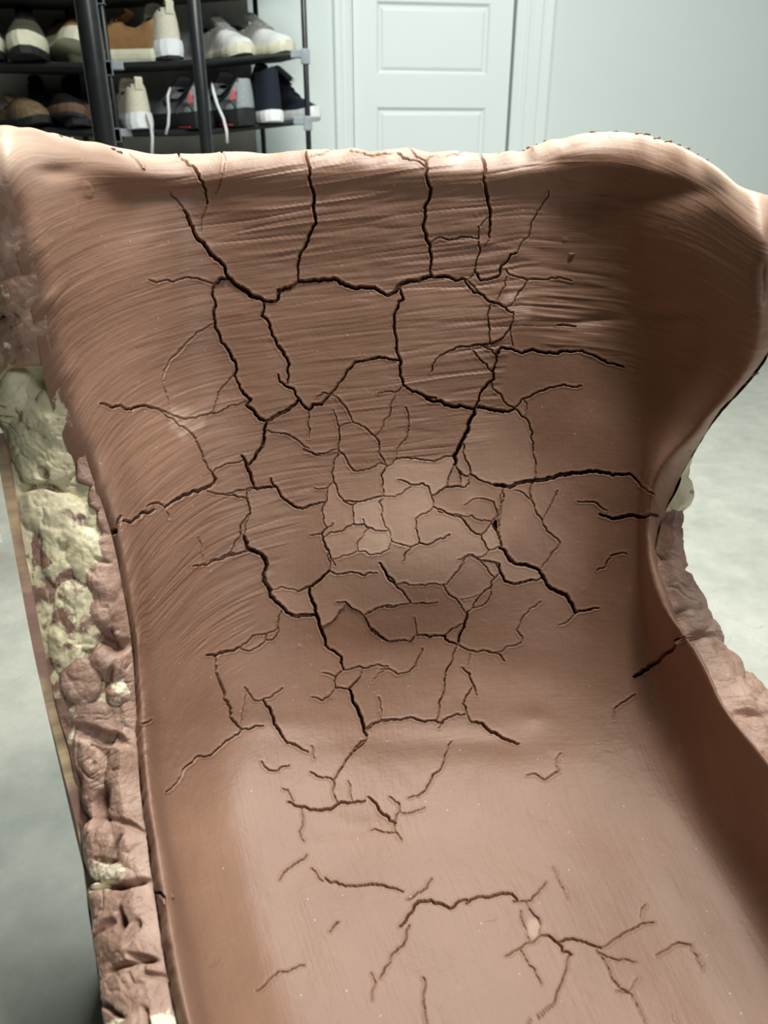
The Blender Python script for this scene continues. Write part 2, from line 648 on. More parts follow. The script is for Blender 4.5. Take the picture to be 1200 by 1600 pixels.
C5(1.3, (738, 160), (690, 210), (655, 250), (640, 310), (620, 360))
C5(2.5, (20, 312), (90, 335), (130, 322), (220, 328), (280, 330), (340, 345))
C5(1.8, (340, 345), (400, 370), (450, 390), (520, 388), (560, 375), (615, 362), (690, 340), (710, 325), (800, 298))
C5(4, (805, 320), (840, 345), (880, 395), (910, 405))
C5(4, (910, 405), (970, 375), (1030, 345), (1085, 292))
C5(3.8, (910, 405), (900, 480), (895, 530), (860, 575), (820, 640))
C5(3, (980, 0), (1015, 60), (1035, 100), (1025, 205))
C5(2.5, (975, 155), (985, 195), (1030, 225), (1060, 235), (1070, 270), (1090, 292))
C5(3, (1090, 292), (1140, 345), (1160, 315), (1200, 312))
C5(1.8, (1140, 345), (1135, 420), (1140, 500))
C5(1.8, (910, 455), (980, 468), (1035, 478), (1090, 515), (1140, 550))
C5(2, (1110, 555), (1160, 580), (1200, 590))
C5(1.8, (340, 345), (380, 385), (440, 430), (490, 455), (520, 480), (540, 520), (565, 570), (570, 610), (600, 660), (625, 690))
C5(1.3, (625, 690), (640, 660), (700, 635), (775, 620), (790, 615))
C5(3.5, (780, 590), (805, 640), (830, 700), (845, 750))
C5(3.85, (625, 690), (640, 715), (630, 740), (590, 760), (545, 785), (480, 800), (420, 830), (365, 870))
C5(2, (365, 870), (330, 845), (290, 848), (265, 865))
C5(3.5, (305, 882), (240, 895), (180, 950), (145, 940))
C5(1, (365, 870), (380, 905), (388, 930))
C5(1.8, (590, 780), (640, 795), (690, 800), (750, 808), (812, 820))
C5(1.8, (690, 800), (760, 775), (840, 762))
C5(3, (840, 762), (900, 762), (960, 755))
C5(2.6, (935, 712), (965, 760), (990, 810), (1030, 840), (1075, 870), (1120, 870), (1150, 855), (1200, 843))
C5(1.8, (845, 755), (810, 780), (815, 840), (825, 900), (790, 940), (775, 1010), (740, 1060), (710, 1115))
C5(1.3, (825, 900), (800, 990), (790, 1020))
C5(3.5, (790, 1020), (810, 1080), (850, 1105), (890, 1120), (915, 1166))
C5(2, (605, 1166), (680, 1130), (740, 1115), (790, 1105), (850, 1105))
C6(3, (580, 0), (597, 70), (600, 130), (620, 215))
C6(2.5, (590, 80), (540, 75), (490, 62), (440, 75), (360, 88), (320, 130), (285, 190), (235, 250))
C6(2.5, (235, 250), (200, 290), (180, 318), (140, 315), (110, 340))
C6(1.5, (155, 275), (190, 252), (235, 262))
C6(1.8, (235, 262), (280, 300), (320, 350), (350, 412))
C6(1.5, (350, 412), (300, 422), (275, 435))
C6(1.8, (240, 345), (258, 400), (275, 440), (278, 500), (268, 555))
C6(2, (350, 412), (390, 430), (430, 455), (468, 490), (490, 520), (485, 570), (510, 610), (532, 648))
C6(1.3, (468, 490), (500, 450), (515, 400), (548, 360), (555, 300), (575, 250))
C6(1.5, (480, 258), (540, 245), (570, 250), (620, 215))
C6(2.5, (620, 215), (660, 245), (720, 265), (790, 282))
C6(4, (720, 265), (770, 300), (840, 320), (900, 330), (980, 340), (1000, 335))
C6(1.2, (630, 330), (645, 410), (640, 480), (610, 520), (585, 550), (582, 605))
C6(1.8, (80, 560), (150, 585), (200, 580), (268, 555))
C6(1.4, (268, 555), (310, 600), (335, 650), (375, 675), (430, 665), (500, 630), (532, 648))
C6(1.8, (268, 555), (270, 590), (245, 640), (245, 730), (265, 780), (300, 835), (350, 858))
C6(1.2, (245, 735), (215, 760), (180, 770), (140, 765))
C6(1.5, (215, 760), (210, 830), (182, 890), (190, 940), (210, 975))
C6(1.8, (532, 648), (500, 690), (505, 760), (512, 805))
C6(1.8, (532, 648), (580, 608), (680, 605), (790, 620), (840, 595), (885, 600))
C6(5.2, (1000, 335), (975, 400), (940, 500), (890, 590), (890, 640))
C6(2.5, (1000, 335), (1025, 270), (1060, 220), (1100, 185), (1095, 140), (1115, 90), (1108, 45), (1140, 10))
C6(1.5, (990, 30), (1030, 80), (1070, 125), (1095, 140))
C6(3, (1010, 332), (1060, 335), (1120, 350), (1190, 355))
C6(1.3, (765, 150), (780, 95), (803, 66))
C6(2, (171, 843), (205, 840))
C6(2, (300, 835), (370, 838), (430, 825), (470, 815), (512, 805))
C6(1.6, (350, 858), (370, 838))
C6(1.3, (512, 805), (570, 812), (620, 785), (660, 755))
C6(1.8, (585, 720), (640, 735), (680, 748), (720, 738), (750, 755), (765, 805))
C6(2.2, (765, 805), (800, 790), (840, 762), (890, 755), (950, 758), (965, 740))
C6(2, (765, 805), (775, 865), (800, 880), (850, 900), (920, 920), (950, 960), (990, 1000), (1030, 1015))
C6(1.4, (775, 870), (720, 900), (680, 930), (680, 980), (695, 1055))
C6(1.8, (545, 1000), (555, 1045), (610, 1065), (665, 1072), (700, 1055), (780, 1045), (860, 1010))
C6(1.5, (665, 1072), (630, 1100), (615, 1150))
C6(1.6, (512, 805), (490, 840), (505, 900), (515, 950), (545, 1000))
C6(1.6, (350, 858), (355, 955))
C6(1.5, (190, 1035), (230, 1000), (290, 993), (320, 970), (360, 955), (410, 958), (430, 975), (480, 990), (540, 992))
C6(1, (405, 930), (415, 960), (435, 980), (400, 1030))
C6(1.4, (555, 1045), (540, 1090), (500, 1110), (440, 1115), (380, 1100), (375, 1060), (400, 1030))
C6(1.1, (380, 1100), (320, 1122), (255, 1140), (228, 1160))
C6(2.2, (210, 975), (185, 1005), (190, 1050), (225, 1100), (228, 1160))
C6(1.2, (120, 1015), (185, 1000))
C6(1, (205, 985), (245, 950))
C6(1.3, (890, 640), (860, 700), (850, 755))
C6(1.8, (890, 640), (915, 680), (922, 755))
C6(1.3, (940, 530), (955, 620), (975, 700), (965, 750))
C6(1.4, (915, 670), (960, 705), (980, 690), (1050, 730), (1110, 755))
C6(1.2, (940, 860), (980, 830), (1040, 820), (1100, 840), (1115, 880), (1110, 920), (1085, 945), (1020, 935), (980, 910), (800, 890))
C6(1.5, (1145, 790), (1135, 880), (1120, 980))
C6(2, (1085, 950), (1110, 990), (1130, 1040), (1135, 1080), (1170, 1120), (1200, 1150))
C6(1.8, (1030, 1015), (1050, 1060), (1070, 1095))
C6(1.2, (1030, 1015), (1060, 985), (1085, 950))
C6(3, (1110, 755), (1140, 745), (1200, 750))
C6(1.1, (1070, 1095), (1110, 1080), (1135, 1080))
C6(1.2, (930, 1140), (960, 1115), (1000, 1130), (1050, 1120), (1070, 1095))
C7(4.8, (300, 640), (365, 650), (430, 630), (480, 622), (540, 618), (620, 595), (700, 580), (770, 575), (850, 577), (950, 590))
C7(3, (950, 590), (985, 585), (1020, 615), (1040, 640))
C7(2, (1040, 645), (1075, 675), (1110, 690))
C7(3, (215, 245), (270, 255), (340, 272), (400, 258))
C7(2, (285, 120), (290, 155), (330, 180), (370, 240), (400, 255), (440, 295), (470, 320), (490, 370), (497, 430), (500, 500), (510, 580))
C7(2, (400, 255), (440, 205), (490, 190), (550, 165), (600, 148), (680, 142), (740, 140))
C7(1, (440, 205), (465, 230), (455, 300))
C7(1.6, (510, 580), (497, 620), (485, 650), (500, 740), (540, 820), (560, 875), (600, 905), (630, 930))
C7(1, (540, 820), (570, 770), (600, 710), (620, 670))
C7(1, (400, 670), (460, 700), (500, 740))
C7(1.8, (720, 725), (810, 728), (840, 755), (870, 770))
C7(4, (835, 790), (890, 810), (960, 800), (1060, 808), (1085, 790), (1130, 800))
C7(1.5, (890, 1000), (970, 990))
C7(1, (890, 1010), (860, 1060), (820, 1075))
C7(1.2, (630, 930), (590, 980), (560, 1030), (535, 1060))
C7(4, (320, 960), (360, 1000), (400, 1040), (470, 1052), (510, 1065), (545, 1103))
C7(1.8, (345, 650), (340, 680), (330, 770), (320, 850), (315, 890), (325, 950))
C7(1.4, (180, 990), (230, 1020), (300, 1035), (320, 1080), (330, 1103))
C7(1.3, (160, 995), (110, 1070), (85, 1100))
C7(1, (110, 1015), (165, 992), (200, 1003))
C8(4.81, (355, 0), (375, 60), (430, 80), (475, 120), (475, 180), (465, 240), (500, 290), (540, 360), (590, 415))
C8(4.8, (590, 415), (640, 435), (690, 428), (750, 425))
C8(2.2, (75, 160), (135, 150), (200, 125), (260, 105), (320, 92), (370, 70))
C8(1, (100, 0), (120, 90), (135, 150))
C8(4.5, (720, 280), (725, 330), (750, 380), (755, 430), (775, 490), (800, 550), (805, 595))
C8(3, (650, 298), (720, 270), (780, 230), (830, 180))
C8(1.8, (830, 180), (880, 198), (960, 185), (1030, 205), (1095, 188))
C8(1.6, (795, 0), (830, 70), (835, 180))
C8(1, (835, 100), (865, 150))
C8(1, (500, 290), (520, 287), (610, 285), (650, 298))
C8(1.6, (560, 405), (545, 440), (540, 490), (535, 540), (510, 565), (480, 565))
C8(1.6, (538, 505), (480, 535), (400, 545), (350, 590), (330, 608))
C8(1.6, (480, 535), (470, 575), (430, 605), (385, 627), (335, 608))
C8(3, (330, 605), (280, 625), (200, 652), (150, 650))
C8(2.8, (200, 655), (205, 720), (225, 800), (250, 860), (270, 920), (285, 990), (345, 1052))
C8(1.5, (780, 500), (840, 470), (880, 425), (915, 380), (925, 360))
C8(2, (870, 355), (920, 352), (960, 390), (1020, 432))
C8(1.8, (1020, 425), (1060, 410), (1100, 385), (1150, 370), (1200, 370))
C8(2.2, (1020, 430), (1050, 490), (1100, 540), (1140, 565), (1200, 575))
C8(3, (805, 595), (850, 625), (895, 660), (890, 690), (905, 728))
C8(2, (905, 725), (960, 720), (1000, 712), (1060, 708), (1150, 710))
C8(1.8, (905, 730), (865, 765), (860, 830), (900, 830), (935, 835), (970, 800), (1000, 760), (1010, 715))
C8(1, (862, 770), (830, 755), (790, 750))
C8(1.3, (860, 835), (820, 880), (790, 900), (760, 885), (730, 880))
C8(4.21, (935, 835), (955, 905), (985, 950), (1005, 1000), (1015, 1050), (1035, 1090))
C8(1, (1060, 800), (1100, 750), (1155, 725), (1200, 755))
C8(1.3, (360, 825), (400, 880), (420, 900), (465, 895))
C8(1.3, (465, 890), (520, 865), (570, 830))
C8(3, (465, 895), (500, 940), (520, 990), (545, 1050), (595, 1130))
C8(2, (595, 1130), (640, 1145), (665, 1160))
C8(0.8, (375, 840), (355, 960), (345, 1050))
C8(2, (345, 1055), (395, 1055), (430, 1035), (465, 1035))
C8(2, (1030, 1060), (1080, 1020), (1130, 1015), (1200, 1000))
C8(1, (1095, 880), (1110, 940), (1105, 1015))
C8(1.8, (1035, 1090), (1030, 1120), (980, 1160), (940, 1190))
C8(2.5, (1110, 135), (1140, 185), (1190, 255))
D1(2.5, (655, 120), (660, 160), (680, 200), (720, 215), (780, 205), (855, 190))
D1(4.55, (855, 185), (900, 240), (960, 265), (995, 305), (1015, 352))
D1(2, (1015, 352), (1060, 345), (1125, 330))
D1(0.8, (1015, 360), (980, 395), (940, 410))
D1(2.2, (100, 115), (135, 170), (170, 215), (215, 265), (240, 305))
D1(2, (240, 305), (300, 303), (365, 300))
D1(2, (240, 305), (180, 315), (120, 318), (70, 340), (30, 362))
D1(1.6, (170, 218), (260, 220), (330, 210), (410, 217))
D1(1.5, (410, 217), (430, 190), (465, 150), (500, 85), (470, 100))
D1(1.5, (500, 85), (550, 95), (590, 105), (640, 115), (655, 120))
D1(1.6, (560, 100), (600, 145), (632, 185))
D1(2, (658, 165), (625, 195), (615, 235), (570, 265), (545, 300), (530, 335), (510, 345))
D1(1.2, (475, 288), (530, 280), (560, 268))
D1(1.5, (615, 235), (610, 280), (570, 320), (535, 328))
D1(2, (390, 218), (420, 265), (465, 300), (500, 358))
D1(3, (510, 345), (500, 390), (490, 430), (470, 480), (468, 505))
D1(1.8, (492, 408), (465, 415), (420, 445), (405, 460))
D1(2.4, (275, 460), (330, 468), (405, 460), (425, 490), (468, 505))
D1(2.2, (30, 370), (60, 425), (100, 460), (160, 485), (210, 480), (275, 460))
D1(1, (260, 375), (270, 460))
D1(2.2, (468, 507), (520, 530), (590, 530), (640, 540), (685, 580))
D1(1.4, (645, 540), (700, 510), (760, 495), (768, 470), (740, 435), (770, 370), (800, 335), (850, 300))
D1(2, (465, 510), (440, 580), (410, 630), (405, 690), (380, 770), (365, 860))
D1(2, (485, 610), (520, 635), (540, 690), (555, 740))
D1(2, (540, 695), (505, 740), (490, 780), (510, 830), (530, 865))
D1(1.3, (105, 620), (150, 620), (185, 642), (215, 635), (270, 600), (280, 565), (300, 520))
D1(2.2, (30, 895), (100, 858), (200, 855), (230, 845), (300, 862), (340, 858), (390, 868), (440, 840), (500, 828))
D1(1.2, (400, 868), (375, 895))
D1(3, (530, 865), (580, 870), (640, 915), (700, 950), (750, 968))
D1(1, (95, 750), (100, 800), (98, 855))
D1(1, (510, 600), (525, 545))
D2(2.2, (480, 118), (440, 150), (390, 185), (330, 240), (265, 245), (225, 285), (190, 340), (120, 412))
D2(1.8, (685, 185), (740, 200), (785, 225))
D2(1.4, (565, 270), (600, 312), (645, 312), (660, 295), (695, 288))
D2(1.8, (795, 317), (850, 345), (903, 358))
D2(2, (1055, 170), (1000, 210), (970, 250), (930, 310), (903, 358), (900, 400), (925, 465))
D2(2.6, (690, 462), (740, 482), (790, 495), (850, 497), (900, 485), (940, 458), (1000, 460), (1050, 452))
D2(1.2, (972, 360), (980, 420), (990, 455))
D2(2.5, (1065, 435), (1110, 480), (1150, 520), (1195, 555))
D2(1.3, (755, 490), (760, 550), (742, 600), (765, 645))
D2(1.8, (778, 708), (740, 740), (690, 775), (650, 830))
D2(1.4, (800, 770), (830, 805), (855, 832))
D2(2.5, (865, 815), (890, 838), (960, 855), (1020, 852), (1080, 845), (1130, 850), (1200, 868))
D2(2, (10, 95), (50, 75))
D2(1, (665, 400), (690, 405), (715, 460))
D2(2.8, (60, 885), (95, 885), (115, 930))
D2(0.8, (800, 195), (815, 255))
D2(1.2, (930, 1025), (885, 1070))
D3(1.8, (435, 60), (405, 120), (390, 180), (350, 210), (335, 250), (315, 285), (280, 310), (235, 320))
D3(1.6, (145, 315), (180, 340), (195, 380), (170, 430), (172, 475), (205, 520))
D3(1, (200, 390), (260, 385), (310, 365))
D3(1.5, (60, 468), (120, 478), (175, 480))
D3(1.3, (790, 212), (830, 205), (870, 235), (910, 210), (940, 195), (930, 150), (950, 110))
D3(2, (178, 745), (210, 762))
D3(3, (195, 925), (235, 870), (280, 808), (340, 800), (380, 815), (430, 838), (470, 805), (510, 800))
D3(2.8, (505, 815), (560, 785), (620, 785), (680, 768), (720, 770), (745, 800))
D3(1.8, (725, 803), (810, 802), (835, 770), (880, 715))
D3(2, (790, 805), (810, 850), (845, 885), (855, 930), (850, 968))
D3(1.6, (762, 850), (765, 890), (785, 930), (803, 990))
D3(1.6, (690, 1060), (735, 1035), (790, 1000), (850, 968))
D3(2.5, (855, 965), (910, 980), (935, 1000), (955, 1040), (1000, 1055))
D3(2.5, (935, 1000), (970, 982), (1020, 985), (1080, 1005), (1140, 1025))
D3(2, (240, 920), (225, 980), (185, 1030), (150, 1080))
D3(1.8, (345, 700), (320, 745), (270, 775), (230, 800))
D4(1.3, (145, 640), (180, 700), (210, 740), (235, 785))
D4(2, (357, 660), (340, 720), (320, 780), (300, 820), (275, 880), (240, 910), (190, 930), (180, 975))
D4(2, (470, 640), (510, 700), (540, 770), (570, 805), (605, 820), (640, 870), (660, 920), (675, 975))
D4(1.6, (480, 650), (520, 670), (580, 678), (640, 690))
D4(1.6, (490, 630), (530, 605), (580, 570), (630, 545), (670, 522), (715, 520))
D4(1, (660, 500), (665, 460), (680, 445))
D4(1, (550, 815), (605, 822), (630, 780), (650, 760))
D4(1.4, (725, 660), (780, 630), (820, 603), (870, 612), (900, 660), (920, 720))
D4(1, (800, 910), (810, 965))
D4(0.8, (285, 290), (320, 370), (345, 420))
D5(1.6, (60, 625), (110, 590), (165, 532), (205, 535), (250, 515), (290, 505))
D5(1.8, (690, 490), (660, 530), (640, 565))
D5(1.2, (600, 540), (620, 580), (605, 620), (605, 670))
D5(1.8, (842, 560), (850, 620), (842, 680), (855, 740), (862, 800))
D5(1.2, (440, 305), (410, 345))
R2(5.5, (365, 630), (420, 590), (480, 550), (530, 505), (600, 465))
R2(4, (600, 465), (625, 405), (660, 400), (700, 380))
R2(1, (370, 740), (310, 785), (250, 820), (240, 900))
R2(1.8, (0, 230), (60, 215), (130, 200))
CR(0, 560, 4.0, 6, (660, 1105), (700, 1085), (735, 1050), (752, 990))


def crack_maps():
    """pixel-space maps (2x) of crack depth in metres, and of wide gritty crack floors"""
    S = 2
    H, W = 1700 * S, 1240 * S
    dep = np.zeros((H, W), np.float32)
    foam = np.zeros((H, W), np.float32)
    dist = np.full((H, W), 99.0, np.float32)
    rng = random.Random(5)
    for pts, w in CRACKS:
        P = [np.array(p, float) for p in pts]
        # split and jitter so the edge is ragged
        for lev in range(3):
            Q = [P[0]]
            for a, b in zip(P[:-1], P[1:]):
                L = np.linalg.norm(b - a)
                if L > 2.6:
                    t = 0.5 + rng.uniform(-0.15, 0.15)
                    n = np.array([-(b - a)[1], (b - a)[0]]) / max(L, 1e-6)
                    Q.append(a * (1 - t) + b * t + n * rng.gauss(0, 0.08) * L)
                Q.append(b)
            P = Q
        N = len(P)
        for i in range(N - 1):
            a, b = P[i], P[i + 1]
            t = (i + 0.5) / (N - 1)
            ww = w * (0.72 + 0.5 * math.sin(math.pi * min(max(t, 0.04), 0.96)) ** 0.7) * rng.uniform(0.8, 1.15)
            ww *= 0.60 if w < 2.3 else 0.84
            we = max(ww, 1.05)
            dm = (0.0006 + 0.0027 * ww) * (1.0 if ww > 1.2 else 0.85 + 0.15 * ww / 1.2)
            dm = min(dm, 0.011)
            r = we / 2 + 2.5
            x0, x1 = int((min(a[0], b[0]) - r) * S), int((max(a[0], b[0]) + r) * S) + 2
            y0, y1 = int((min(a[1], b[1]) - r) * S), int((max(a[1], b[1]) + r) * S) + 2
            x0, y0, x1, y1 = max(x0, 0), max(y0, 0), min(x1, W), min(y1, H)
            if x1 <= x0 or y1 <= y0:
                continue
            yy, xx = np.mgrid[y0:y1, x0:x1]
            gx, gy = xx / S, yy / S
            d = b - a
            L2 = max(d @ d, 1e-9)
            tt = np.clip(((gx - a[0]) * d[0] + (gy - a[1]) * d[1]) / L2, 0, 1)
            ds = np.hypot(gx - a[0] - tt * d[0], gy - a[1] - tt * d[1])
            prof = 1 - sstep(we / 2 - 0.45, we / 2 + 0.6, ds)
            sl = (slice(y0, y1), slice(x0, x1))
            dep[sl] = np.maximum(dep[sl], dm * prof)
            dist[sl] = np.minimum(dist[sl], ds)
            if w in GRIT:
                foam[sl] = np.maximum(foam[sl], 1 - sstep(we / 2 - 1.2, we / 2 - 0.3, ds))
    return S, dep, foam, dist


def label_cells(mask):
    """connected regions of a boolean image (4-neighbour) by row runs and union-find"""
    H, W = mask.shape
    parent = []

    def find(a):
        while parent[a] != a:
            parent[a] = parent[parent[a]]
            a = parent[a]
        return a
    rows = []
    prev = []
    for y in range(H):
        m = mask[y].astype(np.int8)
        e = np.diff(np.concatenate(([0], m, [0])))
        st, en = np.where(e == 1)[0], np.where(e == -1)[0]
        cur = []
        j = 0
        for s, t in zip(st.tolist(), en.tolist()):
            i = len(parent)
            parent.append(i)
            while j < len(prev) and prev[j][1] <= s:
                j += 1
            k = j
            while k < len(prev) and prev[k][0] < t:
                ra, rb = find(prev[k][2]), find(i)
                if ra != rb:
                    parent[max(ra, rb)] = min(ra, rb)
                k += 1
            cur.append((s, t, i))
        rows.append(cur)
        prev = cur
    lab = np.zeros((H, W), np.int32)
    for y, cur in enumerate(rows):
        for s, t, i in cur:
            lab[y, s:t] = find(i) + 1
    return lab


# ------------------------------------------------------------------ seat: control net
# every row: twelve (column px, depth Y, height Z relative to the lens)
def row(Yc, Zc, left, mids, right, lt=(-0.012, 0.0, -0.03), rt=(0.015, 0.0, -0.03)):
    P = []
    pts = []
    for px, Y, Z in left:
        pts.append((X_at(px, Y, Z), Y, Z))
    for px, dy, dz in mids:
        Y, Z = Yc + dy, Zc + dz
        pts.append((X_at(px, Y, Z), Y, Z))
    for px, Y, Z in right:
        pts.append((X_at(px, Y, Z), Y, Z))
    a, b = pts[0], pts[-1]
    P.append((a[0] + lt[0], a[1] + lt[1], a[2] + lt[2]))
    P += pts
    P.append((b[0] + rt[0], b[1] + rt[1], b[2] + rt[2]))
    return P


WT = (0.022, 0.03, 0.0)       # wing lip turns back
MB = [(430, -0.003, 0), (620, 0, 0), (800, -0.003, 0), (885, -0.012, 0)]
ROWS = [
    row(0.825, -0.020, [(-72, 0.585, 0.002), (40, 0.725, -0.004), (240, 0.81, -0.02)],
        [(430, 0, 0), (620, 0, 0), (790, 0, 0), (870, -0.005, 0.018)],
        [(985, 0.785, -0.004), (1100, 0.70, -0.02), (1204, 0.590, -0.044)], (-0.016, 0.004, -0.012), (0.010, 0.014, -0.012)),
    row(0.800, 0.004, [(-22, 0.57, 0.017), (75, 0.69, 0.018), (230, 0.782, 0.0035)],
        [(430, 0, 0), (620, 0, 0.001), (800, 0, 0.001), (862, -0.012, 0.012)],
        [(985, 0.745, 0.021), (1085, 0.665, 0.005), (1192, 0.570, -0.024)], (-0.03, -0.005, -0.01), WT),
    row(0.775, -0.004, [(-6, 0.545, 0.006), (90, 0.66, 0.007), (245, 0.750, -0.006)],
        [(430, -0.002, 0), (620, 0, 0), (800, -0.003, 0), (875, -0.018, 0.010)],
        [(985, 0.722, 0.006), (1088, 0.640, -0.012), (1203, 0.547, -0.040)], (-0.022, -0.005, -0.02), WT),
    row(0.765, -0.0385, [(46, 0.54, -0.0385), (128, 0.655, -0.036), (258, 0.742, -0.0385)], MB,
        [(982, 0.715, -0.036), (1090, 0.620, -0.045), (1210, 0.529, -0.065)], (-0.014, -0.006, -0.01), WT),
    row(0.757, -0.0875, [(78, 0.54, -0.0875), (150, 0.645, -0.0875), (270, 0.730, -0.0875)], MB,
        [(980, 0.712, -0.0875), (1085, 0.616, -0.09), (1202, 0.527, -0.10)], (-0.012, -0.006, -0.012), WT),
    row(0.742, -0.140, [(100, 0.54, -0.140), (165, 0.635, -0.140), (280, 0.715, -0.140)], MB,
        [(982, 0.705, -0.140), (1075, 0.635, -0.140), (1178, 0.542, -0.140)], (-0.012, -0.006, -0.016), WT),
    row(0.722, -0.200, [(145, 0.535, -0.200), (196, 0.620, -0.200), (295, 0.695, -0.200)], MB,
        [(986, 0.692, -0.200), (1045, 0.648, -0.200), (1098, 0.592, -0.203)], (-0.011, -0.005, -0.02), (0.02, 0.03, -0.005)),
    row(0.699, -0.257, [(180, 0.515, -0.250), (217, 0.585, -0.257), (305, 0.660, -0.257)], MB,
        [(987, 0.668, -0.257), (1014, 0.640, -0.254), (1038, 0.605, -0.247)], (-0.010, -0.004, -0.022), (0.016, 0.012, -0.018)),
    row(0.673, -0.314, [(203, 0.490, -0.300), (232, 0.550, -0.312), (315, 0.630, -0.314)],
        [(440, -0.003, 0), (620, 0.0, 0), (800, -0.002, 0), (895, -0.008, 0)],
        [(985, 0.648, -0.314), (1004, 0.628, -0.305), (1020, 0.605, -0.293)], (-0.010, -0.003, -0.024), (0.014, 0.0, -0.024)),
    row(0.616, -0.423, [(218, 0.450, -0.360), (250, 0.490, -0.400), (330, 0.565, -0.420)],
        [(445, -0.004, 0), (630, 0, 0), (810, -0.002, 0), (920, -0.005, 0.001)],
        [(1000, 0.600, -0.415), (1022, 0.580, -0.382), (1040, 0.560, -0.345)], (-0.010, 0, -0.026), (0.014, 0, -0.026)),
    row(0.528, -0.499, [(228, 0.400, -0.395), (262, 0.430, -0.450), (340, 0.490, -0.490)],
        [(460, -0.006, 0), (650, 0, 0), (830, 0.001, 0), (960, -0.001, 0.004)],
        [(1052, 0.520, -0.478), (1082, 0.514, -0.430), (1102, 0.505, -0.370)], (-0.010, 0, -0.028), (0.014, 0, -0.028)),
    row(0.471, -0.516, [(241, 0.360, -0.410), (280, 0.385, -0.465), (360, 0.430, -0.505)],
        [(480, -0.008, 0), (670, 0, 0), (860, 0.001, 0), (1000, 0.001, 0.003)],
        [(1105, 0.466, -0.498), (1130, 0.465, -0.440), (1141, 0.462, -0.385)], (-0.010, 0, -0.028), (0.014, 0, -0.028)),
    row(0.415, -0.524, [(257, 0.320, -0.420), (303, 0.340, -0.475), (385, 0.380, -0.515)],
        [(520, -0.008, 0), (720, 0, 0), (910, 0.001, 0), (1050, 0.001, 0.002)],
        [(1163, 0.412, -0.508), (1192, 0.415, -0.450), (1203, 0.417, -0.390)], (-0.010, 0, -0.028), (0.014, 0, -0.028)),
    row(0.326, -0.535, [(298, 0.250, -0.430), (355, 0.268, -0.485), (440, 0.300, -0.525)],
        [(590, -0.008, 0), (800, 0, 0), (1000, 0, 0), (1150, 0, 0.002)],
        [(1270, 0.325, -0.518), (1308, 0.328, -0.460), (1312, 0.330, -0.400)], (-0.010, 0, -0.028), (0.014, 0, -0.028)),
    row(0.260, -0.540, [(370, 0.180, -0.440), (430, 0.200, -0.495), (510, 0.235, -0.530)],
        [(660, -0.006, 0), (880, 0, 0), (1080, 0, 0), (1230, 0, 0.002)],
        [(1350, 0.260, -0.525), (1400, 0.260, -0.470), (1420, 0.260, -0.410)], (-0.010, 0, -0.028), (0.014, 0, -0.028)),
    row(0.205, -0.556, [(430, 0.135, -0.470), (490, 0.150, -0.515), (590, 0.180, -0.545)],
        [(740, -0.006, 0), (950, 0, 0), (1150, 0, 0), (1310, 0, 0.002)],
        [(1440, 0.205, -0.545), (1500, 0.205, -0.500), (1520, 0.205, -0.450)], (-0.010, 0, -0.02), (0.014, 0, -0.02)),
]
NET = np.array(ROWS)                                 # (16, 12, 3)
NET[..., 2] += CAM_H


def catmull(knots, vals, ts):
    """C1 cubic through vals (n, ...) at knots, sampled at ts"""
    n = len(knots)
    m = np.zeros_like(vals)
    for i in range(n):
        if i == 0:
            m[i] = (vals[1] - vals[0]) / (knots[1] - knots[0])
        elif i == n - 1:
            m[i] = (vals[-1] - vals[-2]) / (knots[-1] - knots[-2])
        else:
            h0, h1 = knots[i] - knots[i - 1], knots[i + 1] - knots[i]
            d0, d1 = (vals[i] - vals[i - 1]) / h0, (vals[i + 1] - vals[i]) / h1
            m[i] = (d0 * h1 + d1 * h0) / (h0 + h1)
    idx = np.clip(np.searchsorted(knots, ts, side='right') - 1, 0, n - 2)
    h = (knots[idx + 1] - knots[idx])
    t = (ts - knots[idx]) / h
    sh = (len(ts),) + (1,) * (vals.ndim - 1)
    t, h = t.reshape(sh), h.reshape(sh)
    return ((2 * t**3 - 3 * t**2 + 1) * vals[idx] + (t**3 - 2 * t**2 + t) * h * m[idx]
            + (-2 * t**3 + 3 * t**2) * vals[idx + 1] + (t**3 - t**2) * h * m[idx + 1])


VKN = np.array([0, 20, 38, 95, 170, 255, 355, 455, 560, 760, 980, 1090, 1190, 1350, 1430, 1480], float)
UKN = np.array([0, 28, 100, 205, 345, 530, 700, 790, 890, 990, 1085, 1115], float)
STEP = 1.07


def spaced(knots):
    """sample positions from (start, end, step) runs"""
    out = []
    for a, b, st in knots:
        out.append(np.arange(a, b - 1e-6, st))
    return np.concatenate(out + [[knots[-1][1]]])


VS = spaced([(0, 14, 2.0), (14, 1336, STEP), (1336, VKN[-1], 3.0)])
US = spaced([(0, 26, 2.0), (26, 1000, STEP), (1000, UKN[-1], 1.6)])
NV, NU = len(VS), len(US)


def net_surface(vs, us):
    g = catmull(VKN, NET, vs)                        # (NV, 12, 3)
    g = catmull(UKN, np.swapaxes(g, 0, 1).copy(), us)
    return np.swapaxes(g, 0, 1).copy()               # (NV, NU, 3)


def bs_matrix(n, cells, rng_off=0.0):
    """cubic B-spline sampling matrix (n, cells+3)"""
    x = np.linspace(0, cells - 1e-6, n)
    i = x.astype(int)
    t = x - i
    B = np.zeros((n, cells + 3), np.float32)
    w = [(1 - t)**3 / 6, (3 * t**3 - 6 * t**2 + 4) / 6, (-3 * t**3 + 3 * t**2 + 3 * t + 1) / 6, t**3 / 6]
    for k in range(4):
        B[np.arange(n), i + k] = w[k]
    return B


def soft_noise(cv, cu, seed):
    r = np.random.default_rng(seed).standard_normal((cv + 3, cu + 3)).astype(np.float32)
    return bs_matrix(NV, cv) @ r @ bs_matrix(NU, cu).T


SLANT = 0.115 * np.minimum(US, 720.0)               # the palm strokes climb to the right


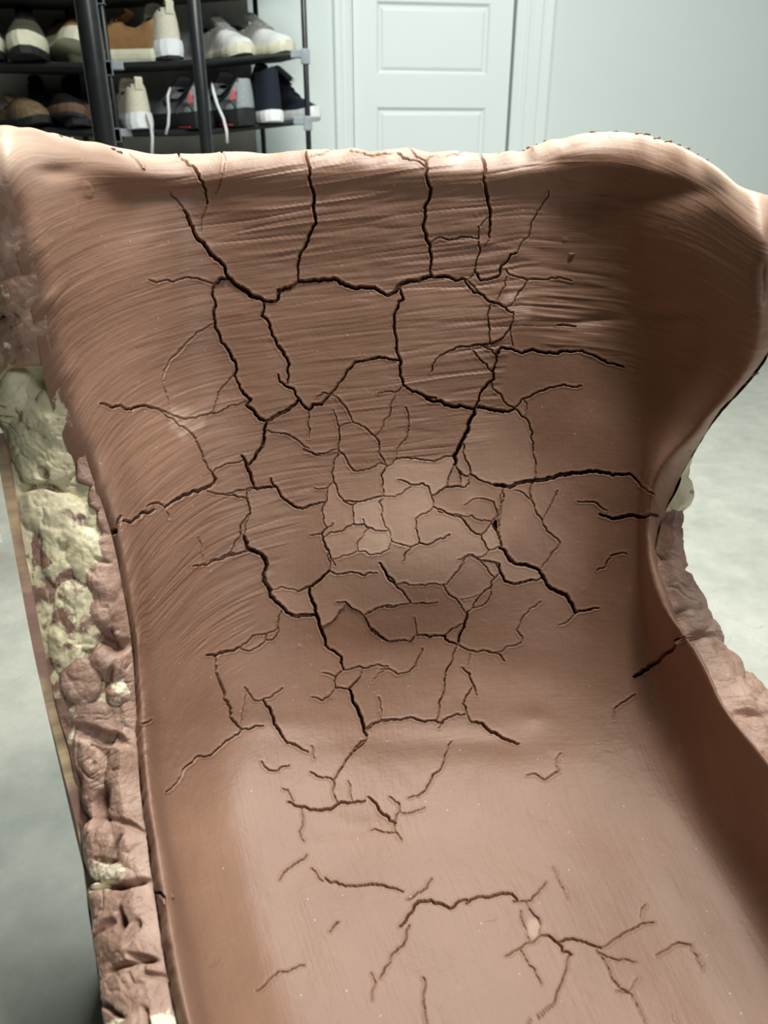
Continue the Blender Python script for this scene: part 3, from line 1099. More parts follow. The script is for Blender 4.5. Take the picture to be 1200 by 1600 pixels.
def slanted(a):
    idx = (np.arange(NV)[:, None] + np.round(SLANT / STEP).astype(int)[None, :]) % NV
    return np.take_along_axis(a, idx, axis=0)


def grid_normals(G):
    du = np.gradient(G, axis=1)
    dv = np.gradient(G, axis=0)
    n = np.cross(dv, du)
    n /= np.maximum(np.linalg.norm(n, axis=2, keepdims=True), 1e-12)
    return n


def sample(img, x, y, S):
    H, W = img.shape
    fx, fy = np.clip(x * S, 0, W - 2), np.clip(y * S, 0, H - 2)
    ix, iy = fx.astype(int), fy.astype(int)
    tx, ty = fx - ix, fy - iy
    return ((img[iy, ix] * (1 - tx) + img[iy, ix + 1] * tx) * (1 - ty)
            + (img[iy + 1, ix] * (1 - tx) + img[iy + 1, ix + 1] * tx) * ty)


seat = empty('clay_bucket_seat', (0.0, 0.5, 0.0))
tag(seat, 'large cracked brown clay bucket seat mould with winged back on concrete floor', 'seat')
SEAT_OFF = np.array([0.0, 0.5, 0.0])

G = net_surface(VS, US)
# gentle smoothing of the base form
for _ in range(60):
    G[1:-1, 1:-1] += 0.24 * (G[2:, 1:-1] + G[:-2, 1:-1] + G[1:-1, 2:] + G[1:-1, :-2] - 4 * G[1:-1, 1:-1])
Nrm = grid_normals(G)
if Nrm[NV // 2, NU // 2, 1] > 0:
    Nrm = -Nrm
PXg, PYg = project(G)

# where the strokes run across (smeared with the palm) and where they run down
bx = np.array([-200, 380, 440, 520, 760, 800, 980, 1010, 1400], float)
by = np.array([1010, 1000, 820, 740, 720, 540, 540, 610, 610], float)
bound = np.interp(PXg, bx, by) + 46 * soft_noise(30, 24, 3) + 18 * soft_noise(120, 60, 4)
across = 1 - sstep(-34, 34, PYg - bound)

# strokes: long thin ridges along the grid rows / columns
s_fine = np.abs(soft_noise(230, 16, 11)) * 0.9 + np.abs(soft_noise(120, 10, 12)) * 1.1
s_mid = soft_noise(62, 9, 13)
s_var = sstep(-0.6, 0.7, soft_noise(9, 7, 14))
r_a, r_b, r_c = soft_noise(105, 7, 15), soft_noise(130, 9, 16), soft_noise(170, 12, 17)
ridge = np.exp(-(r_a / 0.16) ** 2) * sstep(-0.2, 0.8, soft_noise(60, 9, 18)) + 0.7 * np.exp(-(r_b / 0.16) ** 2) - 0.8 * np.exp(-(r_c / 0.20) ** 2)
horiz = 0.00022 * s_fine * (0.45 + 0.75 * s_var) + 0.00030 * s_mid + 0.00072 * ridge * (0.35 + 0.85 * s_var)
v_fine = np.abs(soft_noise(14, 190, 21)) * 0.8 + np.abs(soft_noise(8, 90, 22)) * 1.0
v_var = sstep(-0.3, 0.8, soft_noise(8, 6, 24))
vert = (0.00014 * v_fine * (0.15 + 0.9 * v_var) + 0.00020 * soft_noise(6, 34, 23)) * (0.5 + 0.5 * sstep(950, 1150, PYg) + 0.35 * sstep(780, 860, PXg) * (1 - sstep(950, 1150, PYg)))
horiz = slanted(horiz + 0.00016 * np.abs(soft_noise(400, 22, 19)) + 0.00010 * soft_noise(520, 30, 20))
horiz = horiz * (0.40 + 0.60 * sstep(170, 330, PXg)) * (0.55 + 0.45 * (1 - sstep(930, 1010, PXg)))
horiz = horiz * (1 - 0.5 * sstep(620, 760, PYg) * (1 - sstep(380, 470, PXg)))
slanted_h = horiz
disp = across * slanted_h + (1 - across) * vert
# dents and swellings left by hands
disp += 0.0013 * soft_noise(16, 12, 31) + 0.0006 * soft_noise(34, 26, 32) + 0.00015 * soft_noise(110, 90, 33)
# broken edges of dragged clay
drag = soft_noise(120, 90, 41)
disp += 0.0007 * sstep(1.25, 1.7, drag) * (0.4 + 0.6 * across)
disp += 0.00005 * soft_noise(420, 320, 42) + 0.00022 * sstep(1.5, 1.9, soft_noise(230, 170, 43)) - 0.00018 * sstep(1.5, 1.9, soft_noise(260, 60, 44))


def blob(cx, cy, rx, ry, amp, rot=0.0):
    c, s = math.cos(rot), math.sin(rot)
    dx, dy = PXg - cx, PYg - cy
    a, b = (dx * c + dy * s) / rx, (-dx * s + dy * c) / ry
    return amp * np.exp(-(a * a + b * b))


disp += blob(650, 885, 190, 105, 0.016) + blob(600, 560, 260, 130, 0.002)
disp += blob(205, 330, 40, 50, -0.006) + blob(100, 268, 30, 14, -0.004) + blob(350, 350, 60, 20, -0.002)
disp += blob(540, 275, 60, 22, -0.002) + blob(930, 500, 40, 8, -0.003) + blob(1040, 490, 50, 12, -0.003)
disp += blob(1195, 445, 12, 28, -0.010) + blob(1060, 300, 60, 22, -0.004) + blob(860, 250, 40, 22, -0.004)
disp += blob(620, 1010, 100, 26, -0.002) + blob(800, 1050, 120, 40, -0.0025) + blob(700, 1160, 140, 20, 0.0025)
disp += blob(420, 1130, 90, 20, -0.002) + blob(830, 1120, 25, 15, -0.002) + blob(570, 1290, 80, 18, -0.0015)
# ragged rim
rim = (1 - sstep(16, 60, VS))[:, None] * sstep(5, 20, VS)[:, None]
disp += rim * (0.0016 * soft_noise(40, 70, 51) + 0.0022 * sstep(1.0, 1.8, soft_noise(30, 60, 52)))
# ragged left and right lips
lipm = (1 - sstep(18, 60, US))[None, :] + sstep(UKN[-1] - 60, UKN[-1] - 18, US)[None, :]
disp += lipm * (0.0012 * soft_noise(60, 30, 53) + 0.0005 * soft_noise(200, 100, 54))

S_, DEP, FOA, DST = crack_maps()
inner = (VS > 12)[:, None] & (US > 6)[None, :] & (US < UKN[-1] - 6)[None, :]
crk = sample(DEP, PXg, PYg, S_) * inner
foa = sample(FOA, PXg, PYg, S_) * inner
dst = sample(DST, PXg, PYg, S_)
# plates curl up a hair next to the cracks
curl = 0.00035 * np.exp(-(dst / 7.0) ** 2) * (crk < 1e-5)

# cells between the cracks
wallmask = DST[::S_, ::S_] < 1.05
lab = label_cells(~wallmask)
cells, counts = np.unique(lab[lab > 0], return_counts=True)
main = cells[np.argmax(counts)]
ix = np.clip(np.round(PXg).astype(int), 0, lab.shape[1] - 1)
iy = np.clip(np.round(PYg).astype(int), 0, lab.shape[0] - 1)
vlab = lab[iy, ix]
plates = [c for c, k in zip(cells, counts) if c != main and k > 90]
vlab[~np.isin(vlab, plates)] = 0
vlab[~inner] = 0
fresh_lit = np.zeros((NV, NU), np.float32)  # newer pale clay, plus lit brightness painted into the colour
prng = random.Random(17)
step_h = np.zeros((NV, NU), np.float32)
yy, xx = np.nonzero(vlab)
vl = vlab[yy, xx]
for c in plates:
    sel = vl == c
    if not sel.any():
        continue
    a, b = yy[sel], xx[sel]
    cx, cy = PXg[a, b].mean(), PYg[a, b].mean()
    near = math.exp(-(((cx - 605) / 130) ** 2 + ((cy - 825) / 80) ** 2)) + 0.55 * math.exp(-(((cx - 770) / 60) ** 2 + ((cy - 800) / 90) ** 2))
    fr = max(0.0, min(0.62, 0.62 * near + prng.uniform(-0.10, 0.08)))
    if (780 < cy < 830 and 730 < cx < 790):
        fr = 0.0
    fresh_lit[a, b] = fr
    tx, ty = prng.uniform(-1, 1), prng.uniform(-1, 1)
    step_h[a, b] = prng.uniform(-0.0007, 0.0007) + 0.000012 * (tx * (PXg[a, b] - cx) + ty * (PYg[a, b] - cy))
fresh_lit = np.maximum(fresh_lit, 0.34 * np.exp(-(((PXg - 640) / 180) ** 2 + ((PYg - 815) / 90) ** 2)) * sstep(-1.2, 0.8, soft_noise(60, 46, 71)))
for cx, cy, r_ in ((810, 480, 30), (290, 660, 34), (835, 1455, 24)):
    fresh_lit = np.maximum(fresh_lit, 0.34 * sstep(0.35, 0.75, np.exp(-(((PXg - cx) / r_) ** 2 + ((PYg - cy) / r_) ** 2)) + 0.28 * soft_noise(110, 80, 72)))

# lamp brightness painted as paler clay along the rim and left shoulder
rim_lit = (1 - sstep(24, 50, VS[:, None] + 7 * soft_noise(60, 60, 81)))
rim_lit = np.maximum(rim_lit, np.exp(-(((PXg - 10) / 90) ** 2 + ((PYg - 225) / 55) ** 2)))
fresh_lit = np.maximum(fresh_lit, 0.95 * rim_lit).astype(np.float32)

P = G + Nrm * (disp + curl + step_h - crk)[..., None]
Pl = (P - SEAT_OFF).reshape(-1, 3).astype(np.float32)
UV = np.stack(np.broadcast_arrays(US[None, :] / 1000.0, (VS[:, None] + SLANT[None, :]) / 1000.0), -1).reshape(-1, 2).astype(np.float32)
A_fresh_lit, A_foam, A_acr = fresh_lit.ravel(), foa.ravel().astype(np.float32), across.ravel().astype(np.float32)

idg = np.arange(NV * NU).reshape(NV, NU)
quads = np.stack([idg[:-1, :-1], idg[1:, :-1], idg[1:, 1:], idg[:-1, 1:]], -1).reshape(-1, 4)
ql = vlab.ravel()[quads]
qlab = np.where((ql == ql[:, :1]).all(1), ql[:, 0], 0)


def sheet_object(name, q, parent):
    used, inv = np.unique(q, return_inverse=True)
    q2 = inv.reshape(-1, 4).astype(np.int32)
    me = bpy.data.meshes.new(name)
    me.vertices.add(len(used))
    me.vertices.foreach_set('co', Pl[used].ravel())
    me.loops.add(q2.size)
    me.loops.foreach_set('vertex_index', q2.ravel())
    me.polygons.add(len(q2))
    me.polygons.foreach_set('loop_start', np.arange(0, q2.size, 4, dtype=np.int32))
    me.polygons.foreach_set('use_smooth', np.ones(len(q2), bool))
    me.update(calc_edges=True)
    uvl = me.uv_layers.new(name='strokes')
    uvl.data.foreach_set('uv', UV[q.ravel()].ravel())
    for nm, arr in (('fresh_lit', A_fresh_lit), ('foamcrack', A_foam), ('across', A_acr)):
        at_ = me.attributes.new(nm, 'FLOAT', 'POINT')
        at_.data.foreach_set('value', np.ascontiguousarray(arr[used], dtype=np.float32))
    return link(name, me, M_CLAY, parent)


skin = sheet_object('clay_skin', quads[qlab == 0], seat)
skin['label'] = 'smeared brown clay lining of the seat'
n_pl = 0
for c in plates:
    q = quads[qlab == c]
    if len(q) > 60:
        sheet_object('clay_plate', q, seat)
        n_pl += 1
print('plates', n_pl, 'grid', NV, NU)

# ------------------------------------------------------------------ seat: rough sides
# outer edge of the left side (top of the plywood) and of the right side, one per net row
LE = np.array([(-0.322, 0.592, -0.012), (-0.332, 0.575, -0.016), (-0.340, 0.56, -0.02), (-0.325, 0.55, -0.05), (-0.315, 0.55, -0.09),
               (-0.312, 0.555, -0.135), (-0.287, 0.550, -0.190), (-0.264, 0.50, -0.262), (-0.240, 0.45, -0.335),
               (-0.222, 0.42, -0.390), (-0.205, 0.39, -0.430), (-0.188, 0.35, -0.448), (-0.174, 0.32, -0.458),
               (-0.150, 0.265, -0.468), (-0.115, 0.18, -0.480), (-0.090, 0.125, -0.50)])
RE_OFF = [(0, .07, 0), (0.0, .07, 0), (0.0, .07, 0), (0.0, .07, 0), (0.0, .07, 0), (0.0, .06, 0), (0.0, .05, -.01), (0.014, .02, -.012),
          (0.018, .0, -.016), (0.034, 0, -.012), (0.046, 0, -.016), (0.05, 0, -.016), (0.05, 0, -.016), (0.05, 0, -.016), (0.05, 0, -.016), (0.05, 0, -.016)]


def cell_noise(p, sc):
    d, _ = noise.voronoi(Vector(p) * sc)
    return d[1] - d[0]


def strip_part(name, me_mat, verts, stain, q, pale):
    used, inv = np.unique(q, return_inverse=True)
    q2 = inv.reshape(-1, 4).tolist()
    me = mesh_from(name, verts[used], [tuple(f_) for f_ in q2], True)
    at_ = me.attributes.new('stain', 'FLOAT', 'POINT')
    at_.data.foreach_set('value', np.ascontiguousarray(stain[used], dtype=np.float32))
    o = link(name, me, me_mat, seat)
    o['pale'] = float(pale)
    return o


def rough_strip(inner_pts, outer_pts, nv, nu, masses, cuts, stain_fn, bulge, fine):
    """broken side of the mould: foam with pressed-on masses of clay, each mass and chunk a part of its own.
    masses: (px, py, (rx, ry), rot, height mm, pale, kind)   cuts: (px, py, rx, ry, rot, depth mm)"""
    a = catmull(VKN, inner_pts, np.linspace(0, VKN[-1], nv))
    b = catmull(VKN, outer_pts, np.linspace(0, VKN[-1], nv))
    t = np.linspace(0, 1, nu)[None, :, None]
    g = a[:, None, :] * (1 - t) + b[:, None, :] * t
    n = grid_normals(g)
    if n[nv // 2, nu // 2, 2] < 0:
        n = -n
    # look towards the upper front so that upright stretches swell forward, not into the board
    px, py = project(g)
    W = np.zeros((nv, nu, 5))
    for i in range(nv):
        for j in range(nu):
            p = Vector(g[i, j])
            q = p * 55
            W[i, j, 0] = noise.noise(q)
            W[i, j, 1] = noise.noise(q + Vector((7.3, 1.1, 4.2)))
            W[i, j, 2] = noise.fractal(p * 60, 1.0, 2.0, 4)
            W[i, j, 3] = noise.noise(p * 42 + Vector((0, 9.1, 0)) + 1.3 * Vector((W[i, j, 0], W[i, j, 1], 0)))
            W[i, j, 4] = noise.noise(p * 95 + Vector((3, 0, 8)) + 1.2 * Vector((W[i, j, 1], W[i, j, 0], 0)))
    wx, wy = px + 9 * W[..., 0], py + 11 * W[..., 1]
    best = np.full((nv, nu), 0.0)
    lab_ = np.full((nv, nu), -1, int)
    for k, (cx, cy, (rx, ry), rot, hh, pale, kind) in enumerate(masses):
        c, s_ = math.cos(rot), math.sin(rot)
        dx, dy = wx - cx, wy - cy
        u, w = (dx * c + dy * s_) / rx, (-dx * s_ + dy * c) / ry
        r2 = u * u + w * w
        hh = hh * (0.65 if kind == 'foam' else 0.85)
        dome = np.where(r2 < 1, hh * (0.25 + 0.75 * np.sqrt(np.clip(1 - r2, 0, 1))), 0)
        m = dome > best
        best[m] = dome[m]
        lab_[m] = k
    h = best
    h = h + 1.4 * W[..., 2] * fine
    h = h - 1.5 * fine * np.clip(1 - np.abs(W[..., 3]) / 0.08, 0, 1) * sstep(-0.1, 0.3, W[..., 0]) - 0.5 * fine * np.clip(1 - np.abs(W[..., 4]) / 0.10, 0, 1)
    for cx, cy, rx, ry, rot, dd in cuts:
        c, s_ = math.cos(rot), math.sin(rot)
        dx, dy = wx - cx, wy - cy
        u, w = (dx * c + dy * s_) / rx, (-dx * s_ + dy * c) / ry
        h = h - dd * np.exp(-(u * u + w * w) ** 2)
    tt = t[..., 0]
    e = np.clip(0.25 + 4 * tt, 0, 1) * np.clip(6 * (1 - tt), 0, 1) ** 0.6
    fade = sstep(30, 75, np.linspace(0, VKN[-1], nv))[:, None]
    h = (h * e / 1000.0 + bulge * 4 * tt * (1 - tt)) * fade
    V = (g + n * h[..., None] - SEAT_OFF).reshape(-1, 3)
    st = np.zeros((nv, nu))
    for i in range(nv):
        for j in range(nu):
            st[i, j] = stain_fn(px[i, j], py[i, j], j / (nu - 1))
    st = st.ravel()
    ids_ = np.arange(nv * nu).reshape(nv, nu)
    Q = np.stack([ids_[:-1, :-1], ids_[1:, :-1], ids_[1:, 1:], ids_[:-1, 1:]], -1).reshape(-1, 4)
    ql_ = lab_.ravel()[Q].max(1)
    base = Q[ql_ < 0]
    isl = label_cells((ql_ < 0).reshape(nv - 1, nu - 1)).ravel()
    for c_ in np.unique(isl[isl > 0]):
        strip_part('foam_side', M_FOAM, V, st, Q[isl == c_], 0)
    for k, ms in enumerate(masses):
        q = Q[ql_ == k]
        if len(q) < 30:
            continue
        if ms[6] == 'foam':
            strip_part('foam_chunk', M_FOAM, V, np.full(len(V), ms[5]), q, 0)
        else:
            strip_part('clay_lump', M_LUMP, V, st, q, ms[5])


def stain_left(px, py, t):
    s = 0.95
    if 560 < py < 1100:
        s = 0.05 + 0.35 * max(0, (py - 800) / 300)
    if 1100 <= py < 1180:
        s = 0.55
    if t < 0.10:
        s = max(s, 0.6)
    if 790 < py < 960 and 50 < px < 110:
        s = max(s, 0.33)
    return s


def stain_right(px, py, t):
    return 0.10 if (715 < py < 800 and px < 1090) else 0.95


CL, FO_ = 'clay', 'foam'
LEFT_MASSES = [
    (14, 330, (70, 62), 0.2, 9, 0.0, CL), (44, 395, (48, 42), -0.3, 7, 0.0, CL), (40, 455, (52, 34), 0.2, 10, 0.05, CL), (48, 525, (52, 52), -0.2, 10, 0.36, CL),
    (-20, 440, (40, 70), 0.0, 8, 0.1, CL), (-14, 548, (34, 50), 0.1, 10, 0.45, CL),
    (24, 624, (24, 40), 0.2, 12, 0.0, FO_), (66, 690, (52, 74), -0.2, 11, 0.0, FO_), (92, 640, (28, 46), -0.2, 9, 0.05, FO_), (60, 796, (34, 36), 0.1, 8, 0.10, FO_),
    (100, 815, (40, 42), 0.4, 9, 0.06, FO_), (140, 872, (32, 46), -0.2, 9, 0.0, FO_), (90, 872, (26, 50), -0.2, 6, 0.30, FO_), (126, 962, (40, 56), -0.15, 8, 0.22, FO_),
    (104, 1012, (30, 46), -0.1, 7, 0.30, FO_),
    (104, 606, (13, 44), -0.22, 9, 0.0, CL), (122, 672, (14, 44), -0.3, 9, 0.0, CL), (138, 736, (17, 28), -0.4, 10, 0.0, CL), (154, 780, (13, 22), -0.4, 9, 0.0, CL),
    (170, 814, (16, 24), -0.3, 9, 0.0, CL), (178, 864, (24, 36), -0.2, 9, 0.12, CL), (168, 910, (30, 38), -0.1, 10, 0.16, CL), (166, 954, (24, 30), 0.0, 8, 0.30, CL),
    (197, 968, (20, 54), -0.05, 9, 0.0, CL), (174, 1038, (36, 30), 0.3, 10, 0.20, CL), (188, 1080, (26, 24), 0.0, 8, 0.70, CL), (208, 1062, (13, 40), 0.0, 8, 0.15, CL),
    (124, 1064, (30, 38), -0.15, 7, 0.12, CL), (208, 1120, (22, 34), -0.2, 6, 0.0, CL), (160, 1126, (50, 30), 0.3, 4, 0.30, CL), (206, 1220, (38, 80), -0.06, 13, 0.03, CL),
    (150, 1224, (24, 60), -0.12, 8, 0.0, CL), (132, 1180, (16, 50), -0.12, 6, 0.2, CL), (164, 1326, (38, 48), -0.05, 10, 0.26, CL), (214, 1318, (38, 48), -0.1, 10, 0.06, CL),
    (232, 1352, (18, 46), -0.1, 9, 0.08, CL), (196, 1368, (32, 20), -0.1, 8, 0.45, CL), (162, 1408, (30, 30), -0.1, 10, 0.55, CL), (216, 1424, (58, 38), -0.2, 11, 0.08, CL),
    (188, 1478, (60, 62), -0.15, 12, 0.04, CL), (248, 1484, (32, 66), -0.2, 10, 0.0, CL), (205, 1552, (62, 66), -0.2, 12, 0.10, CL), (264, 1564, (40, 62), -0.25, 10, 0.08, CL),
    (240, 1626, (72, 60), -0.1, 12, 0.30, CL), (300, 1644, (28, 60), -0.3, 10, 0.12, CL), (280, 1730, (80, 70), 0, 12, 0.2, CL), (330, 1880, (90, 110), 0, 11, 0.2, CL),
]
LEFT_CUTS = [(186, 1340, 6, 26, 0.5, 6), (214, 1296, 20, 5, 0.4, 6), (176, 1350, 16, 4, 0.2, 5), (180, 1450, 26, 5, -0.6, 5), (222, 1462, 5, 22, 0.3, 6), (212, 1516, 30, 5, -0.5, 6), (190, 1580, 30, 5, 0.5, 6), (250, 1600, 5, 24, -0.4, 7), (196, 900, 5, 20, 0.2, 6), (160, 880, 14, 4, 0.4, 4),
             (60, 588, 42, 10, 0.1, 8), (62, 766, 44, 7, 0.15, 6), (182, 1008, 24, 9, 0.2, 9), (160, 1150, 50, 10, 0.3, 7), (168, 1268, 10, 30, 0.2, 9), (198, 1384, 52, 6, -0.1, 9),
             (207, 1440, 7, 16, 0, 10), (238, 1500, 18, 7, 0.3, 8), (262, 1532, 20, 5, 0.3, 6), (170, 772, 8, 14, 0, 6), (170, 1060, 6, 20, 0.4, 6), (72, 745, 8, 12, 0, 5)]
RIGHT_MASSES = [
    (1052, 764, (20, 36), -0.25, 9, 0.10, FO_), (1046, 816, (18, 36), 0.0, 6, 0.60, FO_), (1036, 855, (18, 46), -0.35, 8, 0.0, CL), (1052, 914, (28, 46), -0.35, 9, 0.0, CL),
    (1076, 934, (30, 40), -0.5, 10, 0.03, CL), (1082, 978, (30, 32), -0.3, 9, 0.03, CL), (1110, 990, (28, 28), -0.4, 10, 0.05, CL), (1096, 1026, (32, 30), -0.3, 7, 0.0, CL),
    (1118, 1060, (38, 36), -0.6, 8, 0.03, CL), (1152, 1096, (46, 40), -0.7, 9, 0.04, CL), (1180, 1112, (28, 24), -0.7, 10, 0.10, CL), (1182, 1146, (44, 36), -0.6, 9, 0.06, CL),
    (1220, 1156, (40, 36), -0.7, 10, 0.12, CL), (1260, 1220, (60, 56), -0.7, 10, 0.1, CL), (1340, 1330, (80, 80), -0.7, 10, 0.1, CL)]
RIGHT_MASSES = [(a_, b_, c_, d_, e_ * 1.6, f_, g_) for a_, b_, c_, d_, e_, f_, g_ in RIGHT_MASSES]
RIGHT_CUTS = [(1062, 890, 16, 6, 0.2, 6), (1104, 966, 5, 18, -0.5, 8), (1080, 1006, 22, 5, 0.2, 7), (1150, 1070, 6, 14, 0.3, 5), (1150, 1128, 22, 5, 0.4, 6)]

LEw = LE + np.array([0, 0, CAM_H])
left_inner = NET[:, 0] * 0.30 + NET[:, 1] * 0.70 + np.array([-0.0005, 0.0, -0.0015])
left_inner[0] = NET[0, 0] + np.array([0.004, 0, 0])
left_inner[1] = NET[1, 0] * 0.7 + NET[1, 1] * 0.3 + np.array([0, 0, -0.004])
LEo = LEw.copy()
LEo[10:, 0] -= 0.006
LEo[9:, 2] += 0.004
rough_strip(left_inner, LEo, 760, 66, LEFT_MASSES, LEFT_CUTS, stain_left, 0.004, 1.35)
k_in = np.where(np.arange(16) < 8, 1.0, 0.40)[:, None]
right_inner = NET[:, -1] * k_in + NET[:, -2] * (1 - k_in) + np.array([-0.001, -0.001, -0.002])
REw = NET[:, -1] + np.array(RE_OFF)
REw[0] = NET[0, -1] + np.array([0.002, 0.004, -0.003])
REw[1] = NET[0, -1] * 0.55 + REw[2] * 0.45
rough_strip(right_inner, REw, 620, 40, RIGHT_MASSES, RIGHT_CUTS, stain_right, 0.005, 1.5)


# plywood side boards and back board, standing on the floor
def board(name, edge, thick, sgn, mat):
    """vertical board under a 3D edge curve, thickness outwards"""
    e = catmull(np.arange(len(edge)).astype(float), edge, np.linspace(0, len(edge) - 1, 60))
    d = np.gradient(e[:, :2], axis=0)
    d /= np.maximum(np.linalg.norm(d, axis=1, keepdims=True), 1e-9)
    nrm = np.stack([-d[:, 1], d[:, 0]], 1) * sgn
    v = []
    rr = random.Random(3)
    for p, q in zip(e, nrm):
        jz = rr.uniform(-0.0012, 0.0012)
        v += [(p[0], p[1], p[2] + jz), (p[0] + q[0] * thick, p[1] + q[1] * thick, p[2] + jz),
              (p[0] + q[0] * thick, p[1] + q[1] * thick, 0.0), (p[0], p[1], 0.0)]
    n_ = len(e)
    f = []
    for i in range(n_ - 1):
        for k in range(4):
            f.append((i * 4 + k, i * 4 + (k + 1) % 4, i * 4 + 4 + (k + 1) % 4, i * 4 + 4 + k))
    f += [(0, 1, 2, 3), tuple((n_ - 1) * 4 + k for k in range(4))]
    v = [(np.array(p) - SEAT_OFF) for p in v]
    return link(name, fix_normals(mesh_from(name, v, f)), mat, seat)


lb = board('side_board', LEw[6:], 0.007, -1, M_WOOD)
lb['label'] = 'clay-smeared plywood board edge'
re_ = REw[9:].copy() - np.array([0, 0, 0.012])
board('side_board', re_, 0.007, 1, M_WOOD)
# back: shell following the seat behind, from the left outer edge round to the right one, then down to the floor
bkv, bkf = [], []
NB = 60
levels = [catmull(np.arange(12).astype(float), NET[0], np.linspace(0, 11, NB))]
for i in range(2, 10):
    l_, r_ = LEw[i], REw[i]
    ym = NET[i, 5, 1] + 0.075
    arc = []
    for t in np.linspace(0, 1, NB):
        e = l_ * (1 - t) + r_ * t
        k = math.sin(math.pi * t) ** 0.55 if 0 < t < 1 else 0.0
        arc.append((e[0], max(e[1], e[1] + (ym - e[1]) * k), e[2] * (1 - k) + NET[i, 5, 2] * k))
    levels.append(np.array(arc))
last = levels[-1].copy()
last[:, 2] = 0.0
levels.append(last)
for lv in levels:
    bkv += [p - SEAT_OFF for p in lv]
for lv in range(len(levels) - 1):
    for i in range(NB - 1):
        bkf.append((lv * NB + i, lv * NB + i + 1, lv * NB + NB + 1 + i, lv * NB + NB + i))
link('back_shell', mesh_from('back_shell', bkv, bkf, True), M_LUMP, seat)
# front board closing the seat under its front edge
fr_ = NET[-1].copy()
ft = catmull(np.arange(12).astype(float), fr_, np.linspace(0, 11, 40))
fv = [np.array([p[0], p[1], p[2] * z_]) - SEAT_OFF for z_ in (1.0, 0.0) for p in ft]
ff = [(i, i + 1, 41 + i, 40 + i) for i in range(39)]
link('front_shell', mesh_from('front_shell', fv, ff, True), M_LUMP, seat)


def lump(px, py, Y, rad, rot=0.0, seed=0, pale=0.0, mat=None, name='clay_lump', rough=0.30, sub=None, tilt=0.0):
    """irregular hand-pressed lump; rad = half sizes (across the picture, up, depth) in px of that place"""
    c = at(px, py, Y)
    k = (Y * CP - (c.z - CAM_H) * SP) / F
    sub = sub or (5 if max(rad) > 32 else 4)
    bm = bmesh.new()
    bmesh.ops.create_icosphere(bm, subdivisions=sub, radius=1.0)
    off = Vector((seed * 3.17, seed * 1.31, seed * 7.7))
    up = Vector((0, SP, CP))
    rt = Vector((1, 0, 0))
    fw = Vector((0, -CP, SP))
    for v in bm.verts:
        d = v.co.normalized()
        wv = Vector((noise.noise(d * 1.1 + off), noise.noise(d * 1.1 + off * 1.7), noise.noise(d * 1.1 - off)))
        n1 = noise.noise(d * 1.2 + off) + 0.35 * noise.noise(d * 2.7 + off)
        e1 = abs(noise.noise(d * 1.3 + wv * 0.9 + off * 2.1))
        e2 = abs(noise.noise(d * 2.6 + wv * 1.2 + off * 0.7))
        crease = max(0.0, 1 - e1 / 0.10) + 0.5 * max(0.0, 1 - e2 / 0.10)
        r_ = 1 + rough * (1.3 * n1 - 0.42 * crease) + 0.02 * noise.noise(d * 7 + off)
        q = d * r_
        x, y = q.x * rad[0] * k, q.y * rad[1] * k
        x, y = x * math.cos(rot) - y * math.sin(rot), x * math.sin(rot) + y * math.cos(rot)
        v.co = rt * x + up * y + fw * (q.z * rad[2] * k)
    me = bpy.data.meshes.new(name)
    bm.to_mesh(me)
    bm.free()
    me.polygons.foreach_set('use_smooth', [True] * len(me.polygons))
    o = link(name, me, mat or M_LUMP, seat)
    o.location = c - Vector(SEAT_OFF)
    o['pale'] = float(pale)
    if mat is M_FOAM:
        st = me.attributes.new('stain', 'FLOAT', 'POINT')
        st.data.foreach_set('value', np.full(len(me.vertices), pale, np.float32))
    return o


# crumbs along the rim
crng = random.Random(8)
PXp, PYp = project(P)
for i, (px, py, Y, s) in enumerate([(175, 231, 0.79, 7), (186, 236, 0.785, 4), (818, 228, 0.80, 7), (826, 224, 0.79, 5), (836, 219, 0.785, 5),
                                    (850, 209, 0.775, 5), (925, 203, 0.765, 4), (961, 202, 0.76, 5), (1000, 203, 0.745, 5), (1012, 205, 0.74, 6),
                                    (1028, 206, 0.72, 6), (1045, 211, 0.71, 7), (1062, 222, 0.70, 6), (1074, 224, 0.69, 5), (1090, 236, 0.67, 6), (1105, 247, 0.655, 5),
                                    (112, 214, 0.70, 6), (95, 211, 0.69, 5), (222, 262, 0.76, 6), (1178, 618, 0.555, 6), (1166, 622, 0.555, 6),
                                    (1078, 703, 0.575, 4), (998, 570, 0.68, 4), (892, 396, 0.735, 4)]):
    near = (np.abs(PXp - px) < 2.0) & (np.abs(PYp - py) < 45)
    if near.any():                                   # set it on the clay surface itself
        d_ = np.where(near, np.abs(PYp - py - 2), 1e9)
        j = np.unravel_index(np.argmin(d_), d_.shape)
        px, py, Y = float(PXp[j]), float(PYp[j]), float(P[j][1])
    s *= crng.uniform(0.35, 0.95)
    lump(px, py, Y, (s * 1.5, s * 0.7, s), 0, 140 + i, 0.0, None, 'clay_crumb', 0.45, 2)


# ------------------------------------------------------------------ shoe rack
RY0, RY1 = 2.72, 2.98


def shelf_z(px, tier):
    """height of a tier's cloth shelf at column px; tier 0 is the upper one in view"""
    z0 = np.interp(px, [-260, 60, 172, 320, 478], [100.5, 100.5, 103, 97, 84.5])
    z1 = np.interp(px, [-260, 60, 172, 320, 478], [203, 203, 207.5, 206, 189])
    za = at(px, z0, RY0).z
    zb = at(px, z1, RY0).z
    return za if tier == 0 else zb


rack = empty('shoe_rack', (at(300, 150, 2.85).x, 2.85, 0))
tag(rack, 'wide black tube shoe rack with dark cloth shelves against the pale wall', 'shoe rack')
ROFF = rack.location.copy()
posts_f = [478, 172, -150]
posts_b = [405, 118, -190]


def post_xy(px, Y):
    p = at(px, 110, Y)
    return p.x, Y


